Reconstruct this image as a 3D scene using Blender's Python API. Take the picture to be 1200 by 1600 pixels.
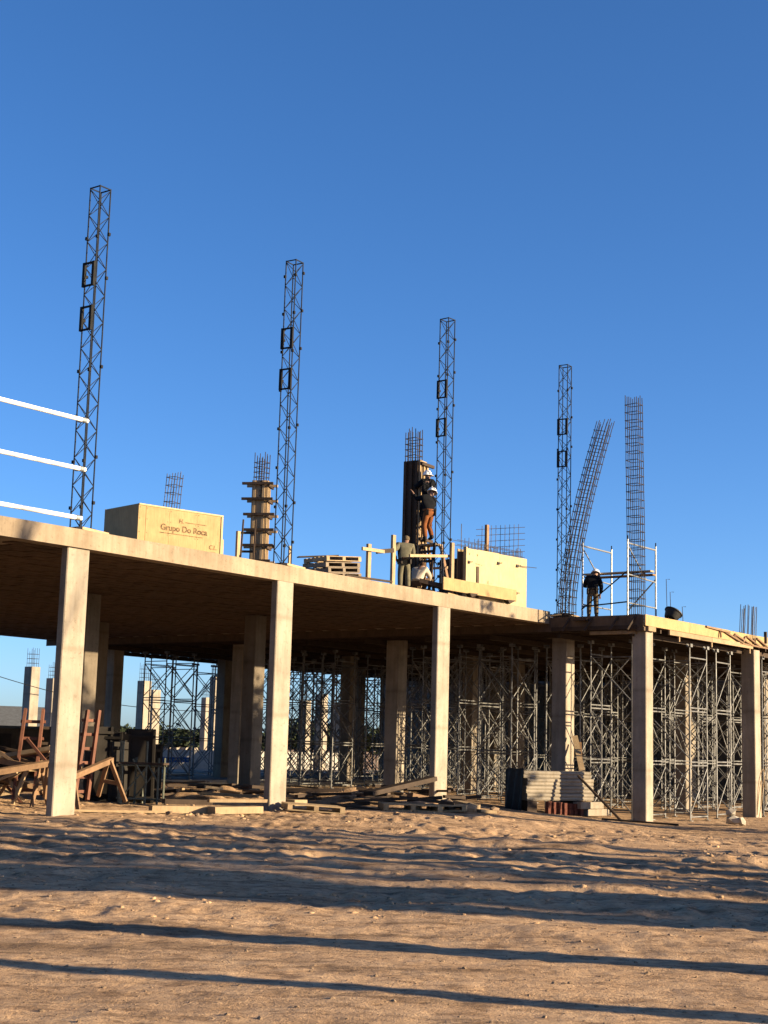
import bpy, math, random
import numpy as np
from mathutils import Vector, Matrix

for o in list(bpy.data.objects):
    bpy.data.objects.remove(o, do_unlink=True)
S = bpy.context.scene
COL = S.collection
random.seed(7)
R = math.radians

# ------------------------------------------------------------------ camera, sky, sun, exposure
FPX, PITCH, ROLL = 2300.0, math.atan(366 / 2300.0), R(1.55)
CAM = Vector((0, 0, 1.6))
Fw = Vector((0, math.cos(PITCH), math.sin(PITCH)))
U0 = Vector((0, -math.sin(PITCH), math.cos(PITCH)))
Rt = Vector((1, 0, 0)) * math.cos(ROLL) + U0 * math.sin(ROLL)
Up = U0 * math.cos(ROLL) - Vector((1, 0, 0)) * math.sin(ROLL)
cd = bpy.data.cameras.new('camera')
cam = bpy.data.objects.new('camera', cd)
COL.objects.link(cam)
cd.sensor_fit = 'VERTICAL'
cd.sensor_height = 36.0
cd.lens = 36.0 * FPX / 1600.0
cd.clip_end = 6000
cam.matrix_world = Matrix(((Rt.x, Up.x, -Fw.x, CAM.x), (Rt.y, Up.y, -Fw.y, CAM.y), (Rt.z, Up.z, -Fw.z, CAM.z), (0, 0, 0, 1)))
S.camera = cam

SUN_AZ = Vector((0.966, -0.26))          # horizontal direction towards the sun
SUN_EL = R(12.5)
W = bpy.data.worlds.new('World')
S.world = W
W.use_nodes = True
wn = W.node_tree
bg = wn.nodes['Background']
sky = wn.nodes.new('ShaderNodeTexSky')
sky.sky_type = 'NISHITA'
sky.sun_disc = False
sky.sun_elevation = SUN_EL
sky.sun_rotation = math.atan2(SUN_AZ.x, SUN_AZ.y)
sky.altitude = 600
sky.air_density = 0.7
sky.dust_density = 1.2
sky.ozone_density = 3.5
hs_ = wn.nodes.new('ShaderNodeHueSaturation')
hs_.inputs['Saturation'].default_value = 1.12
wn.links.new(sky.outputs[0], hs_.inputs['Color'])
tn = wn.nodes.new('ShaderNodeMix')
tn.data_type = 'RGBA'
tn.blend_type = 'MULTIPLY'
tn.inputs[0].default_value = 1.0
tn.inputs[7].default_value = (1.02, 1.0, 1.06, 1)      # white balance of the sky as a whole
wn.links.new(hs_.outputs[0], tn.inputs[6])
wn.links.new(tn.outputs[2], bg.inputs[0])
bg.inputs[1].default_value = 0.067
sl = bpy.data.lights.new('sun', 'SUN')
sl.energy = 5.0
sl.angle = R(0.53)
sl.color = (1.0, 0.78, 0.49)
sun = bpy.data.objects.new('sun', sl)
COL.objects.link(sun)
sd = Vector((SUN_AZ.x * math.cos(SUN_EL), SUN_AZ.y * math.cos(SUN_EL), math.sin(SUN_EL)))
sun.rotation_euler = sd.to_track_quat('Z', 'Y').to_euler()
sun.location = (30, -10, 30)
S.view_settings.view_transform = 'Standard'
S.view_settings.look = 'None'
S.view_settings.gamma = 1
S.view_settings.use_curve_mapping = False
S.view_settings.exposure = 1.78
S.render.engine = 'CYCLES'

# ------------------------------------------------------------------ helpers
def ray(x, y):
    return (Fw + Rt * ((x - 600) / FPX) + Up * ((800 - y) / FPX)).normalized()
def pixY(x, y, Y):
    d = ray(x, y)
    return CAM + d * (Y / d.y)
EU, EV, B0 = Vector((0.6, 0.8, 0)), Vector((-0.8, 0.6, 0)), Vector((5.4, 47.0, 0))
RZ = math.atan2(0.8, 0.6)
def uv(u, v, z=0.0):
    return B0 + EU * u + EV * v + Vector((0, 0, z))
def pixv(x, y, v):
    d = ray(x, y)
    k = ((B0 - CAM).dot(EV) + v) / d.dot(EV)
    return CAM + d * k

def tag(o, label=None, cat=None, group=None, kind=None):
    if label: o['label'] = label
    if cat: o['category'] = cat
    if group: o['group'] = group
    if kind: o['kind'] = kind
    return o
WM = {}
def thing(name, loc, rz=0.0, label=None, cat=None, group=None, rot=None, scale=(1, 1, 1)):
    o = bpy.data.objects.new(name, None)
    o.empty_display_size = 0.1
    COL.objects.link(o)
    e = rot if rot else (0, 0, rz)
    o.location = loc
    o.rotation_euler = e
    o.scale = scale
    from mathutils import Euler
    WM[o] = Matrix.LocRotScale(Vector(loc), Euler(e), Vector(scale))
    return tag(o, label, cat, group)

class MB:
    def __init__(s):
        s.v, s.f = [], []
    def add(s, vs, fs):
        n = len(s.v)
        s.v += [tuple(v) for v in vs]
        s.f += [tuple(i + n for i in f) for f in fs]
        return s
    def box(s, c, d, rz=0.0, M=None):
        hx, hy, hz = d[0] / 2, d[1] / 2, d[2] / 2
        m = M if M else Matrix.Translation(Vector(c)) @ Matrix.Rotation(rz, 4, 'Z')
        vs = [m @ Vector((x * hx, y * hy, z * hz)) for x in (-1, 1) for y in (-1, 1) for z in (-1, 1)]
        return s.add(vs, [(0, 1, 3, 2), (4, 6, 7, 5), (0, 4, 5, 1), (2, 3, 7, 6), (0, 2, 6, 4), (1, 5, 7, 3)])
    def beam(s, p, q, w, h, up=(0, 0, 1), jit=0.0):
        p, q = Vector(p), Vector(q)
        d = (q - p).normalized()
        u = Vector(up)
        x = d.cross(u)
        if x.length < 1e-4: x = d.cross(Vector((1, 0, 0)))
        x.normalize()
        y = x.cross(d)
        vs = []
        for e in (p, q):
            for a, b in ((-1, -1), (1, -1), (1, 1), (-1, 1)):
                vs.append(e + x * a * w / 2 + y * b * h / 2 + Vector([random.uniform(-jit, jit) for _ in range(3)]))
        return s.add(vs, [(0, 1, 2, 3), (7, 6, 5, 4), (0, 4, 5, 1), (1, 5, 6, 2), (2, 6, 7, 3), (3, 7, 4, 0)])
    def path(s, pts, r, n=6, r2=None):
        pts = [Vector(p) for p in pts]
        k = len(pts)
        base = len(s.v)
        ref = None
        for i, p in enumerate(pts):
            d = (pts[min(i + 1, k - 1)] - pts[max(i - 1, 0)]).normalized()
            if ref is None:
                ref = d.cross(Vector((0, 0, 1)))
                if ref.length < 0.05: ref = d.cross(Vector((1, 0, 0)))
            ref = (ref - d * ref.dot(d)).normalized()
            b = d.cross(ref)
            rr = r if r2 is None else r + (r2 - r) * i / max(1, k - 1)
            for j in range(n):
                a = 2 * math.pi * j / n
                s.v.append(tuple(p + ref * math.cos(a) * rr + b * math.sin(a) * rr))
        for i in range(k - 1):
            for j in range(n):
                a, b2 = base + i * n + j, base + i * n + (j + 1) % n
                s.f.append((a, b2, b2 + n, a + n))
        s.f.append(tuple(base + j for j in reversed(range(n))))
        s.f.append(tuple(base + (k - 1) * n + j for j in range(n)))
        return s
    def tube(s, p, q, r, n=6, r2=None):
        return s.path([p, q], r, n, r2)
    def prism(s, poly, z0, z1):
        n = len(poly)
        vs = [(p[0], p[1], z0) for p in poly] + [(p[0], p[1], z1) for p in poly]
        fs = [tuple(reversed(range(n))), tuple(range(n, 2 * n))]
        fs += [(i, (i + 1) % n, (i + 1) % n + n, i + n) for i in range(n)]
        return s.add(vs, fs)
    def lathe(s, prof, n=16, c=(0, 0, 0), M=None):
        m = M if M else Matrix.Translation(Vector(c))
        base = len(s.v)
        for r_, z in prof:
            for j in range(n):
                a = 2 * math.pi * j / n
                s.v.append(tuple(m @ Vector((r_ * math.cos(a), r_ * math.sin(a), z))))
        for i in range(len(prof) - 1):
            for j in range(n):
                a, b = base + i * n + j, base + i * n + (j + 1) % n
                s.f.append((a, b, b + n, a + n))
        return s
    def mesh(s, name, mat, smooth=False):
        me = bpy.data.meshes.new(name)
        me.from_pydata(s.v, [], s.f)
        if mat: me.materials.append(mat)
        if smooth:
            me.polygons.foreach_set('use_smooth', [True] * len(me.polygons))
        me.update()
        return me
    def build(s, name, mat, parent=None, world=False, smooth=False, kind=None):
        if world and parent is not None:
            r = parent
            while r.parent: r = r.parent
            mi = WM[r].inverted()
            s.v = [tuple(mi @ Vector(v)) for v in s.v]
        o = bpy.data.objects.new(name, s.mesh(name, mat, smooth))
        COL.objects.link(o)
        if parent is not None: o.parent = parent
        if kind: o['kind'] = kind
        return o
def single(name, mb, mat, label, cat, group=None, loc=None, rz=0, smooth=False):
    """one-mesh thing whose origin sits at its base"""
    if loc is None:
        v = np.array(mb.v)
        c = Vector((v[:, 0].mean(), v[:, 1].mean(), v[:, 2].min()))
        mb.v = [tuple(Vector(p) - c) for p in mb.v]
        loc = c
    o = mb.build(name, mat, None, smooth=smooth)
    o.location = loc
    o.rotation_euler = (0, 0, rz)
    return tag(o, label, cat, group)
def copy_tree(o, parent=None):
    c = o.copy()
    COL.objects.link(c)
    c.parent = parent
    for ch in list(o.children):
        copy_tree(ch, c)
    return c

# ------------------------------------------------------------------ numpy noise for terrain
rng = np.random.RandomState(3)
TAB = rng.rand(256, 256)
def vnoise(x, y):
    xi, yi = np.floor(x).astype(int), np.floor(y).astype(int)
    xf, yf = x - xi, y - yi
    xf, yf = xf * xf * (3 - 2 * xf), yf * yf * (3 - 2 * yf)
    a, b = TAB[xi % 256, yi % 256], TAB[(xi + 1) % 256, yi % 256]
    c, d = TAB[xi % 256, (yi + 1) % 256], TAB[(xi + 1) % 256, (yi + 1) % 256]
    return (a * (1 - xf) + b * xf) * (1 - yf) + (c * (1 - xf) + d * xf) * yf - 0.5
def fbm(x, y, o=4):
    t, a = 0, 1.0
    for i in range(o):
        t = t + a * vnoise(x * 2 ** i + 17.3 * i, y * 2 ** i + 5.1 * i)
        a *= 0.5
    return t
def sst(t):
    t = np.clip(t, 0, 1)
    return t * t * (3 - 2 * t)
MOUNDS = [(2.6, 24.2, 1.6, .45, .26, -.25), (5.6, 22.6, 1.3, .4, .1, -.2), (-1.5, 26, 2.4, .6, .12, .1), (4.2, 27.5, 2.2, .5, .16, -.1),
          (-3.8, 20.8, 2.6, .5, .10, -.2), (0.6, 22.4, 1.5, .35, .11, .1), (1.2, 19.0, 2.8, .6, .10, -.2), (-6, 25.5, 2.5, .5, .1, 0), (7.4, 30, 2.5, .7, .05, .2),
          (-0.4, 29.5, 3.0, .6, .12, .1), (3.2, 33.0, 3.0, .8, .16, .3), (2.0, 13.6, 2.2, .5, .05, -.2), (-2.4, 15.4, 2.0, .4, .06, -.25)]
def gz(x, y):
    x, y = np.asarray(x, float), np.asarray(y, float)
    z = -0.5 * sst((x - 0.5) / 9.0) * sst((y - 22) / 20.0)
    near = sst((y - 3) / 5) * (1 - sst((y - 44) / 14) * .7)
    rough = sst((y - 11) / 8) * (1 - sst((y - 33) / 10) * .6)
    z = z + near * (0.05 * fbm(x / 3.1, y / 2.2, 2) + (.016 + .022 * rough) * fbm(x / 0.9 + 4, y / 0.55, 4) + (.012 + .05 * rough * sst(vnoise(x / 1.7, y / 1.1) * 4 + .6)) * fbm(x / .2, y / .3, 3))
    rid = np.abs(vnoise(x / 1.9 + 9, y / .8 + 3)) * 2
    z = z + rough * .055 * (1 - rid) * sst((vnoise(x / 5 + 31, y / 4 + 7) + .1) * 5)
    # churned wheel tracks running across the lot
    for yc, sl_, am in ((17.6, -.16, .05), (19.4, -.12, .05), (22.6, -.1, .06), (27.4, -.05, .05)):
        d = y - (yc + sl_ * x + .35 * vnoise(x / 3.0, yc + 0 * x))
        g = np.exp(-(d / .22) ** 2)
        lug = .5 + .5 * np.sin((x + d * .9) * 21)
        z = z - am * g * (.45 + .55 * lug) + am * .5 * np.exp(-((np.abs(d) - .38) / .14) ** 2)
    for (mx, my, rx, ry, h, sk) in MOUNDS:
        dx, dy = x - mx, y - my - sk * (x - mx)
        z = z + .55 * h * np.exp(-(dx / rx) ** 2 - (dy / ry) ** 2) * (1 + .8 * fbm(x / .5, y / .4, 2))
    far = sst((np.hypot(x, y) - 150) / 500)
    return z * (1 - far)
def g1(x, y):
    return float(gz(np.array([x]), np.array([y]))[0])

# ------------------------------------------------------------------ materials
def mat_base(name, rough=0.8, metal=0.0):
    m = bpy.data.materials.new(name)
    m.use_nodes = True
    nt = m.node_tree
    b = nt.nodes['Principled BSDF']
    b.inputs['Roughness'].default_value = rough
    b.inputs['Metallic'].default_value = metal
    if rough >= .7: b.inputs['Specular IOR Level'].default_value = .18
    return m, nt, b
def N(nt, t, **k):
    n = nt.nodes.new(t)
    for a, v in k.items():
        if a.startswith('i_'):
            n.inputs[a[2:].replace('_', ' ')].default_value = v
        else:
            setattr(n, a, v)
    return n
def coords(nt, scale=(1, 1, 1), kind='Object', rnd=True):
    tc = N(nt, 'ShaderNodeTexCoord')
    mp = N(nt, 'ShaderNodeMapping')
    mp.inputs['Scale'].default_value = scale
    nt.links.new(tc.outputs[kind], mp.inputs[0])
    if rnd:
        oi = N(nt, 'ShaderNodeObjectInfo')
        mu = N(nt, 'ShaderNodeMath', operation='MULTIPLY')
        mu.inputs[1].default_value = 37.0
        nt.links.new(oi.outputs['Random'], mu.inputs[0])
        nt.links.new(mu.outputs[0], mp.inputs['Location'])
    return mp.outputs[0]
def ramp(nt, src, stops):
    r = N(nt, 'ShaderNodeValToRGB')
    el = r.color_ramp.elements
    while len(el) < len(stops): el.new(0.5)
    for e, (p, c) in zip(el, stops):
        e.position = p
        e.color = (*c, 1) if len(c) == 3 else c
    nt.links.new(src, r.inputs[0])
    return r.outputs[0]
def mixc(nt, fac, a, b, mode='MIX'):
    m = N(nt, 'ShaderNodeMix', data_type='RGBA', blend_type=mode)
    for k, v in ((0, fac), (6, a), (7, b)):
        if hasattr(v, 'type') and hasattr(v, 'links'): nt.links.new(v, m.inputs[k])
        elif k == 0: m.inputs[0].default_value = v
        else: m.inputs[k].default_value = (*v, 1)
    return m.outputs[2]
def noise(nt, vec, scale, detail=4, rough=.55):
    n = N(nt, 'ShaderNodeTexNoise')
    n.inputs['Scale'].default_value = scale
    n.inputs['Detail'].default_value = detail
    n.inputs['Roughness'].default_value = rough
    nt.links.new(vec, n.inputs['Vector'])
    return n.outputs[0]
def bump(nt, b, h, strength, dist):
    n = N(nt, 'ShaderNodeBump')
    n.inputs['Strength'].default_value = strength
    n.inputs['Distance'].default_value = dist
    nt.links.new(h, n.inputs['Height'])
    nt.links.new(n.outputs[0], b.inputs['Normal'])
KA = 0.55
def kc(c):
    return tuple(x * KA for x in c)
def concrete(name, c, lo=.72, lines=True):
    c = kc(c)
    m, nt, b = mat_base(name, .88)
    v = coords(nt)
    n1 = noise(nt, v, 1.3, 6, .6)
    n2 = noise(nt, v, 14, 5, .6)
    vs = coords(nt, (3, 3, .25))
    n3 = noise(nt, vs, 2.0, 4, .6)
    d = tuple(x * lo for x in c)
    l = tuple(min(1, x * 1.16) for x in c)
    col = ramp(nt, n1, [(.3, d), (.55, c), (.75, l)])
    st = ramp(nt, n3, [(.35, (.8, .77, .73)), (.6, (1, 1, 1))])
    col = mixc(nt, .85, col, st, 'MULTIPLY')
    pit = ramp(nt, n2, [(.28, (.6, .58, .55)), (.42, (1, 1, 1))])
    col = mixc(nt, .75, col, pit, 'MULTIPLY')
    if lines:
        w = N(nt, 'ShaderNodeTexWave', wave_type='BANDS', bands_direction='Z')
        w.inputs['Scale'].default_value = .13
        w.inputs['Distortion'].default_value = .35
        w.inputs['Detail'].default_value = 2
        nt.links.new(v, w.inputs['Vector'])
        ln = ramp(nt, w.outputs[1], [(0, (.72, .7, .66)), (.006, (.9, .89, .88)), (.02, (1, 1, 1))])
        col = mixc(nt, .65, col, ln, 'MULTIPLY')
    nt.links.new(col, b.inputs['Base Color'])
    bump(nt, b, n2, .35, .01)
    return m
def wood(name, c, dk=.6, grain=(1, 1, 1), rough=.75, var=.35):
    c = kc(c)
    m, nt, b = mat_base(name, rough)
    v = coords(nt, (2, 2, 2))
    n1 = noise(nt, v, 1.7, 5, .6)
    v2 = coords(nt, (22, 22, 2.5))
    n2 = noise(nt, v2, 1.5, 4, .6)
    col = ramp(nt, n1, [(.3, tuple(x * dk for x in c)), (.6, c), (.8, tuple(min(1, x * 1.12) for x in c))])
    gr = ramp(nt, n2, [(.3, (.7, .64, .58)), (.6, (1, 1, 1))])
    col = mixc(nt, .5, col, gr, 'MULTIPLY')
    oi = N(nt, 'ShaderNodeObjectInfo')
    rv = ramp(nt, oi.outputs['Random'], [(0, (1 - var,) * 3), (1, (1, 1, 1))])
    col = mixc(nt, 1, col, rv, 'MULTIPLY')
    nt.links.new(col, b.inputs['Base Color'])
    bump(nt, b, n2, .25, .004)
    return m
def plain(name, c, rough=.6, metal=0.0, var=.25, scale=9):
    c = kc(c)
    m, nt, b = mat_base(name, rough, metal)
    v = coords(nt)
    n1 = noise(nt, v, scale, 4, .6)
    col = ramp(nt, n1, [(.3, tuple(x * (1 - var) for x in c)), (.65, c)])
    nt.links.new(col, b.inputs['Base Color'])
    rr = ramp(nt, n1, [(.3, (min(1, rough + .15),) * 3), (.7, (rough,) * 3)])
    nt.links.new(rr, b.inputs['Roughness'])
    bump(nt, b, n1, .15, .004)
    return m
M = {}
M['concrete'] = concrete('concrete', (.47, .41, .33))
M['slabc'] = concrete('slab_concrete', (.43, .345, .25), .74, False)
M['concrete_dk'] = concrete('shade_concrete', (.26, .22, .175))  # column concrete darkened in colour for the shade under the slab
M['concrete_md'] = concrete('inner_shade_concrete', (.36, .31, .25))  # same column concrete, shade of the deck mixed into its colour
M['precast'] = concrete('precast_concrete', (.42, .37, .30), .8, False)
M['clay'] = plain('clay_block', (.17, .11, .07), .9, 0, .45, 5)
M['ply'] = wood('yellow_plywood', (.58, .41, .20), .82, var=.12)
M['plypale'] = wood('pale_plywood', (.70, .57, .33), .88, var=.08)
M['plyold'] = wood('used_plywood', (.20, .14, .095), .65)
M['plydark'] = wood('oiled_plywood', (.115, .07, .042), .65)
M['plygrey'] = wood('grey_plywood', (.36, .29, .215), .8)
M['lumber'] = wood('sawn_lumber', (.68, .50, .30), .72)
M['lumber_or'] = wood('orange_lumber', (.42, .26, .15), .65)
M['lumber_dk'] = wood('weathered_lumber', (.10, .068, .048), .6)
M['redwood'] = wood('red_painted_wood', (.30, .13, .085), .65)
M['galv'] = plain('galvanised_steel', (.44, .46, .48), .42, .55, .3, 12)
M['mast'] = plain('mast_steel', (.028, .040, .066), .75, 0, .35, 7)
M['scaf'] = plain('scaffold_tube', (.31, .315, .315), .5, .1, .8, 3)
M['rebar'] = plain('rebar_steel', (.085, .07, .065), .6, .5, .4, 9)
M['black'] = plain('black_steel', (.012, .013, .015), .7, 0, .3, 8)
M['rubber'] = plain('black_rubber', (.018, .018, .019), .6, 0, .3, 8)
M['white'] = plain('white_paint', (1.46, 1.46, 1.43), .35, 0, .06, 5)
M['blue'] = plain('blue_paint', (.035, .12, .36), .5, 0, .3, 6)
M['brick'] = plain('red_brick', (.17, .062, .045), .9, 0, .45, 12)
M['stone'] = plain('broken_stone', (.40, .28, .18), .95, 0, .4, 6)
M['sack'] = plain('pale_sack', (.62, .56, .47), .85, 0, .2, 6)
M['ink'] = plain('stencil_ink', (.045, .028, .018), .8, 0, .5, 30)
M['inkred'] = plain('red_crayon', (.5, .2, .12), .8, 0, .4, 30)
M['bark'] = plain('bark', (.10, .075, .055), .95, 0, .45, 10)
M['leaf'] = plain('foliage', (.055, .075, .035), .8, 0, .5, 3)
M['roofgrey'] = plain('grey_roofing', (.15, .16, .17), .8, 0, .3, 3)
M['stucco'] = plain('pale_stucco', (.50, .47, .42), .9, 0, .2, 4)
M['glass'] = plain('dark_glass', (.02, .025, .03), .15, 0, .2, 3)
M['skin'] = plain('skin', (.30, .16, .105), .55, 0, .15, 8)
M['hair'] = plain('dark_hair', (.02, .015, .012), .7, 0, .3, 20)
M['olive'] = plain('olive_cloth', (.20, .185, .125), .95, 0, .35, 7)
M['navy'] = plain('dark_navy_cloth', (.006, .0075, .012), .9, 0, .4, 7)
M['rust'] = plain('rust_orange_cloth', (.30, .105, .035), .92, 0, .35, 7)
M['khaki'] = plain('khaki_cloth', (.19, .145, .09), .95, 0, .35, 7)
M['brownc'] = plain('brown_cloth', (.15, .085, .05), .95, 0, .35, 7)
M['cream'] = plain('cream_cloth', (.62, .54, .44), .95, 0, .2, 7)
M['boot'] = plain('boot_leather', (.03, .022, .018), .7, 0, .3, 9)
M['bluecloth'] = plain('faded_denim', (.16, .2, .27), .95, 0, .3, 9)
M['helmet'] = plain('white_plastic', (1.35, 1.33, 1.25), .3, 0, .05, 4)

def faded(name, c, under):
    m, nt, b = mat_base(name, .85)
    n1 = noise(nt, coords(nt), 16, 5, .7)
    nt.links.new(ramp(nt, n1, [(.38, kc(c)), (.62, kc(under))]), b.inputs['Base Color'])
    return m
M['ink'] = faded('stencil_ink', (.05, .03, .02), (.34, .22, .11))
def dirt():
    m, nt, b = mat_base('dirt', .97)
    v = coords(nt, rnd=False)
    a = noise(nt, v, .35, 5, .6)
    c = noise(nt, v, 2.2, 6, .65)
    e = noise(nt, v, 11, 6, .7)
    f = noise(nt, v, 55, 4, .7)
    col = ramp(nt, c, [(.28, (.29, .19, .11)), (.5, (.45, .305, .182)), (.72, (.54, .38, .235))])
    big = ramp(nt, a, [(.3, (.82, .80, .78)), (.65, (1, 1, 1))])
    col = mixc(nt, .8, col, big, 'MULTIPLY')
    sp = ramp(nt, e, [(.33, (.36, .32, .29)), (.46, (.98, .97, .96)), (.68, (1.16, 1.14, 1.12))])
    col = mixc(nt, .75, col, sp, 'MULTIPLY')
    gr = ramp(nt, f, [(.3, (.66, .62, .6)), (.55, (1, 1, 1))])
    col = mixc(nt, .6, col, gr, 'MULTIPLY')
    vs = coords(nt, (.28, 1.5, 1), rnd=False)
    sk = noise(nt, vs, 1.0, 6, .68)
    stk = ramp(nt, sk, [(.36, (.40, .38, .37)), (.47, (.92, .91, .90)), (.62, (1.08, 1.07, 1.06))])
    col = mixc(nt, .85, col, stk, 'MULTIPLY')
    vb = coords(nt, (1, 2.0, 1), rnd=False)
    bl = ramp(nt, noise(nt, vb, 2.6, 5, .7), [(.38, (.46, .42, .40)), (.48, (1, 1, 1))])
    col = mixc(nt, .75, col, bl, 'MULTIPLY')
    nt.links.new(col, b.inputs['Base Color'])
    ad = N(nt, 'ShaderNodeMath', operation='MULTIPLY_ADD')
    ad.inputs[1].default_value = .35
    nt.links.new(f, ad.inputs[0])
    nt.links.new(e, ad.inputs[2])
    bump(nt, b, ad.outputs[0], .75, .04)
    return m
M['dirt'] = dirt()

# ------------------------------------------------------------------ ground
def grow(a, end, f):
    out, st = [], .5
    while abs(a) < abs(end):
        a += math.copysign(st, end)
        out.append(a)
        st *= f
    return out
xs = np.array(sorted([-12 + t for t in grow(0, -2500, 1.35)]) + list(np.arange(-12, 15, .042)) + [15 + t for t in grow(0, 2500, 1.35)])
yd = 6 * np.exp(np.arange(0, math.log(62 / 6), .0043))
ys = np.array(sorted([6 + t for t in grow(0, -400, 1.35)]) + list(yd) + [62 + t for t in grow(0, 3500, 1.3)])
X, Y = np.meshgrid(xs, ys)
Zg = gz(X, Y)
nx, ny = len(xs), len(ys)
me = bpy.data.meshes.new('ground')
me.vertices.add(nx * ny)
me.vertices.foreach_set('co', np.stack([X, Y, Zg], -1).ravel().astype(np.float32))
I = np.arange(nx * ny).reshape(ny, nx)
Q = np.stack([I[:-1, :-1], I[:-1, 1:], I[1:, 1:], I[1:, :-1]], -1).reshape(-1, 4)
me.loops.add(Q.size)
me.loops.foreach_set('vertex_index', Q.ravel().astype(np.int32))
me.polygons.add(len(Q))
me.polygons.foreach_set('loop_start', np.arange(0, Q.size, 4).astype(np.int32))
me.polygons.foreach_set('use_smooth', np.ones(len(Q), dtype=bool))
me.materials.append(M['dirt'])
me.update(calc_edges=True)
ground = bpy.data.objects.new('ground', me)
COL.objects.link(ground)
tag(ground, 'brown churned dirt lot with wheel tracks', None, None, 'structure')

# loose stones and clods strewn over the lot
ico = [(0, 0, 1), (.89, 0, .45), (.28, .85, .45), (-.72, .53, .45), (-.72, -.53, .45), (.28, -.85, .45), (.72, .53, -.45), (-.28, .85, -.45), (-.89, 0, -.45), (-.28, -.85, -.45), (.72, -.53, -.45), (0, 0, -1)]
icf = [(0, 1, 2), (0, 2, 3), (0, 3, 4), (0, 4, 5), (0, 5, 1), (1, 6, 2), (2, 7, 3), (3, 8, 4), (4, 9, 5), (5, 10, 1), (2, 6, 7), (3, 7, 8), (4, 8, 9), (5, 9, 10), (1, 10, 6), (6, 11, 7), (7, 11, 8), (8, 11, 9), (9, 11, 10), (10, 11, 6)]
def rock(mb, c, r, sq=(1, 1, .6)):
    rot = Matrix.Rotation(random.uniform(0, 6.28), 3, 'Z') @ Matrix.Rotation(random.uniform(-.5, .5), 3, 'X')
    vs = []
    for p in ico:
        k = random.uniform(.7, 1.25) * r
        vs.append(Vector(c) + rot @ Vector((p[0] * k * sq[0], p[1] * k * sq[1], p[2] * k * sq[2])))
    return mb.add(vs, icf)
mb = MB()
px, py = [], []
for i in range(3600):
    y = 7.5 * math.exp(random.uniform(0, math.log(42 / 7.5)))
    px.append(random.uniform(-.31, .31) * y)
    py.append(y)
pz = gz(np.array(px), np.array(py))
for x, y, z in zip(px, py, pz):
    r = .0035 * random.paretovariate(2.2)
    rock(mb, (x, y, z), min(r, .016) * (1 + y / 26))
mb.build('loose_stones', M['stone'], kind='stuff')['label'] = 'loose stones scattered over the dirt'
mb = MB()
px, py = [], []
while len(px) < 3000:
    y = 13.5 * math.exp(random.uniform(0, math.log(38 / 13.5)))
    x = random.uniform(-.31, .31) * y
    if float(vnoise(np.array([x / 1.6 + 40]), np.array([y / .9]))[0]) + random.uniform(-.25, .25) < .08 : continue
    px.append(x); py.append(y)
for x, y, z in zip(px, py, gz(np.array(px), np.array(py))):
    rock(mb, (x, y, z - .008), min(.04, .009 * random.paretovariate(1.9)) * (.6 + y / 40), (1.3, 1, .7))
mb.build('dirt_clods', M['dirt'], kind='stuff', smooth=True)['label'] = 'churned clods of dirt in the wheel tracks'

# ------------------------------------------------------------------ the unfinished concrete building
ZS, TH, ZD = 6.0, 0.40, 5.80        # slab top, thickness, timber deck top
bld = thing('unfinished_building', B0, RZ, 'unfinished concrete building with long slab on slim columns', 'building')
front = [(0, 0), (-6.3, 0), (-13.2, .02), (-20, -.12), (-22, 0), (-26, .3), (-32, 1.1), (-38, 2.2)]
back = [(-38, 24), (-20, 24.1), (0, 24.1)]
slab_poly = [(0, 24.1), (-20, 24.1), (-38, 24), (-38, 2.2), (-32, 1.1), (-26, .3), (-22, -.02), (-20, -.06), (-13.2, .0), (-6.3, 0), (0, 0)]
MB().prism(slab_poly, ZS - TH, ZS).build('slab', M['slabc'], bld)
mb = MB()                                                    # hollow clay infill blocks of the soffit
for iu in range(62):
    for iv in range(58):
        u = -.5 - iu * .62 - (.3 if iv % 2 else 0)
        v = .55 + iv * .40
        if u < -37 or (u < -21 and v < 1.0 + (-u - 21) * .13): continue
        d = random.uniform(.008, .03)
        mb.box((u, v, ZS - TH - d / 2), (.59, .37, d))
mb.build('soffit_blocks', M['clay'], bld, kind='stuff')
def colmesh(w, d, z0, z1, ch=.02):
    a, b = w / 2, d / 2
    return MB().prism([(-a + ch, -b), (a - ch, -b), (a, -b + ch), (a, b - ch), (a - ch, b), (-a + ch, b), (-a, b - ch), (-a, -b + ch)], z0, z1)
def column(u, v, w, d, top, mat='concrete', name='column'):
    p = uv(u, v)
    z0 = g1(p.x, p.y) - .15
    o = colmesh(w, d, z0, top).build(name, M[mat], bld)
    o.location = (u, v, 0)
    return o
for u in (-5.95, -12.98, -19.78, -27):
    column(u, (.12 if u > -25 else .75), .62, .21, ZS - TH - .003)
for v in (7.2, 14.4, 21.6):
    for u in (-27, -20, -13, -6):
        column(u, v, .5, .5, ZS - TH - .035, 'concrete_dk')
for (u, v) in ((1.6, .42), (1.6, 7.2), (1.6, 14.6), (1.6, 21.7)):
    column(u, v, .55, .55, 5.35)
column(.42, -3.05, .48, .48, 5.35)
column(8.75, -3.05, .5, .5, 5.3)
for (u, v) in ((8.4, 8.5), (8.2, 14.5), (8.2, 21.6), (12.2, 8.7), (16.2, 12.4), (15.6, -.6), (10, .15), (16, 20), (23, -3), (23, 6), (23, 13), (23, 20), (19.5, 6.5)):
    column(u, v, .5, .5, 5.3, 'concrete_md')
# rear wall closing the far end, and floor slab under the shored bay
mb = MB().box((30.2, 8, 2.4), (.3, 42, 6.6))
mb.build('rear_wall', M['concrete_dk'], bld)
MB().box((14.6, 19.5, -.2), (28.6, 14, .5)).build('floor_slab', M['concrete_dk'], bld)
MB().box((14.6, 37, -.24), (50, 20, .5)).build('floor_slab', M['precast'], bld)

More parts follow.
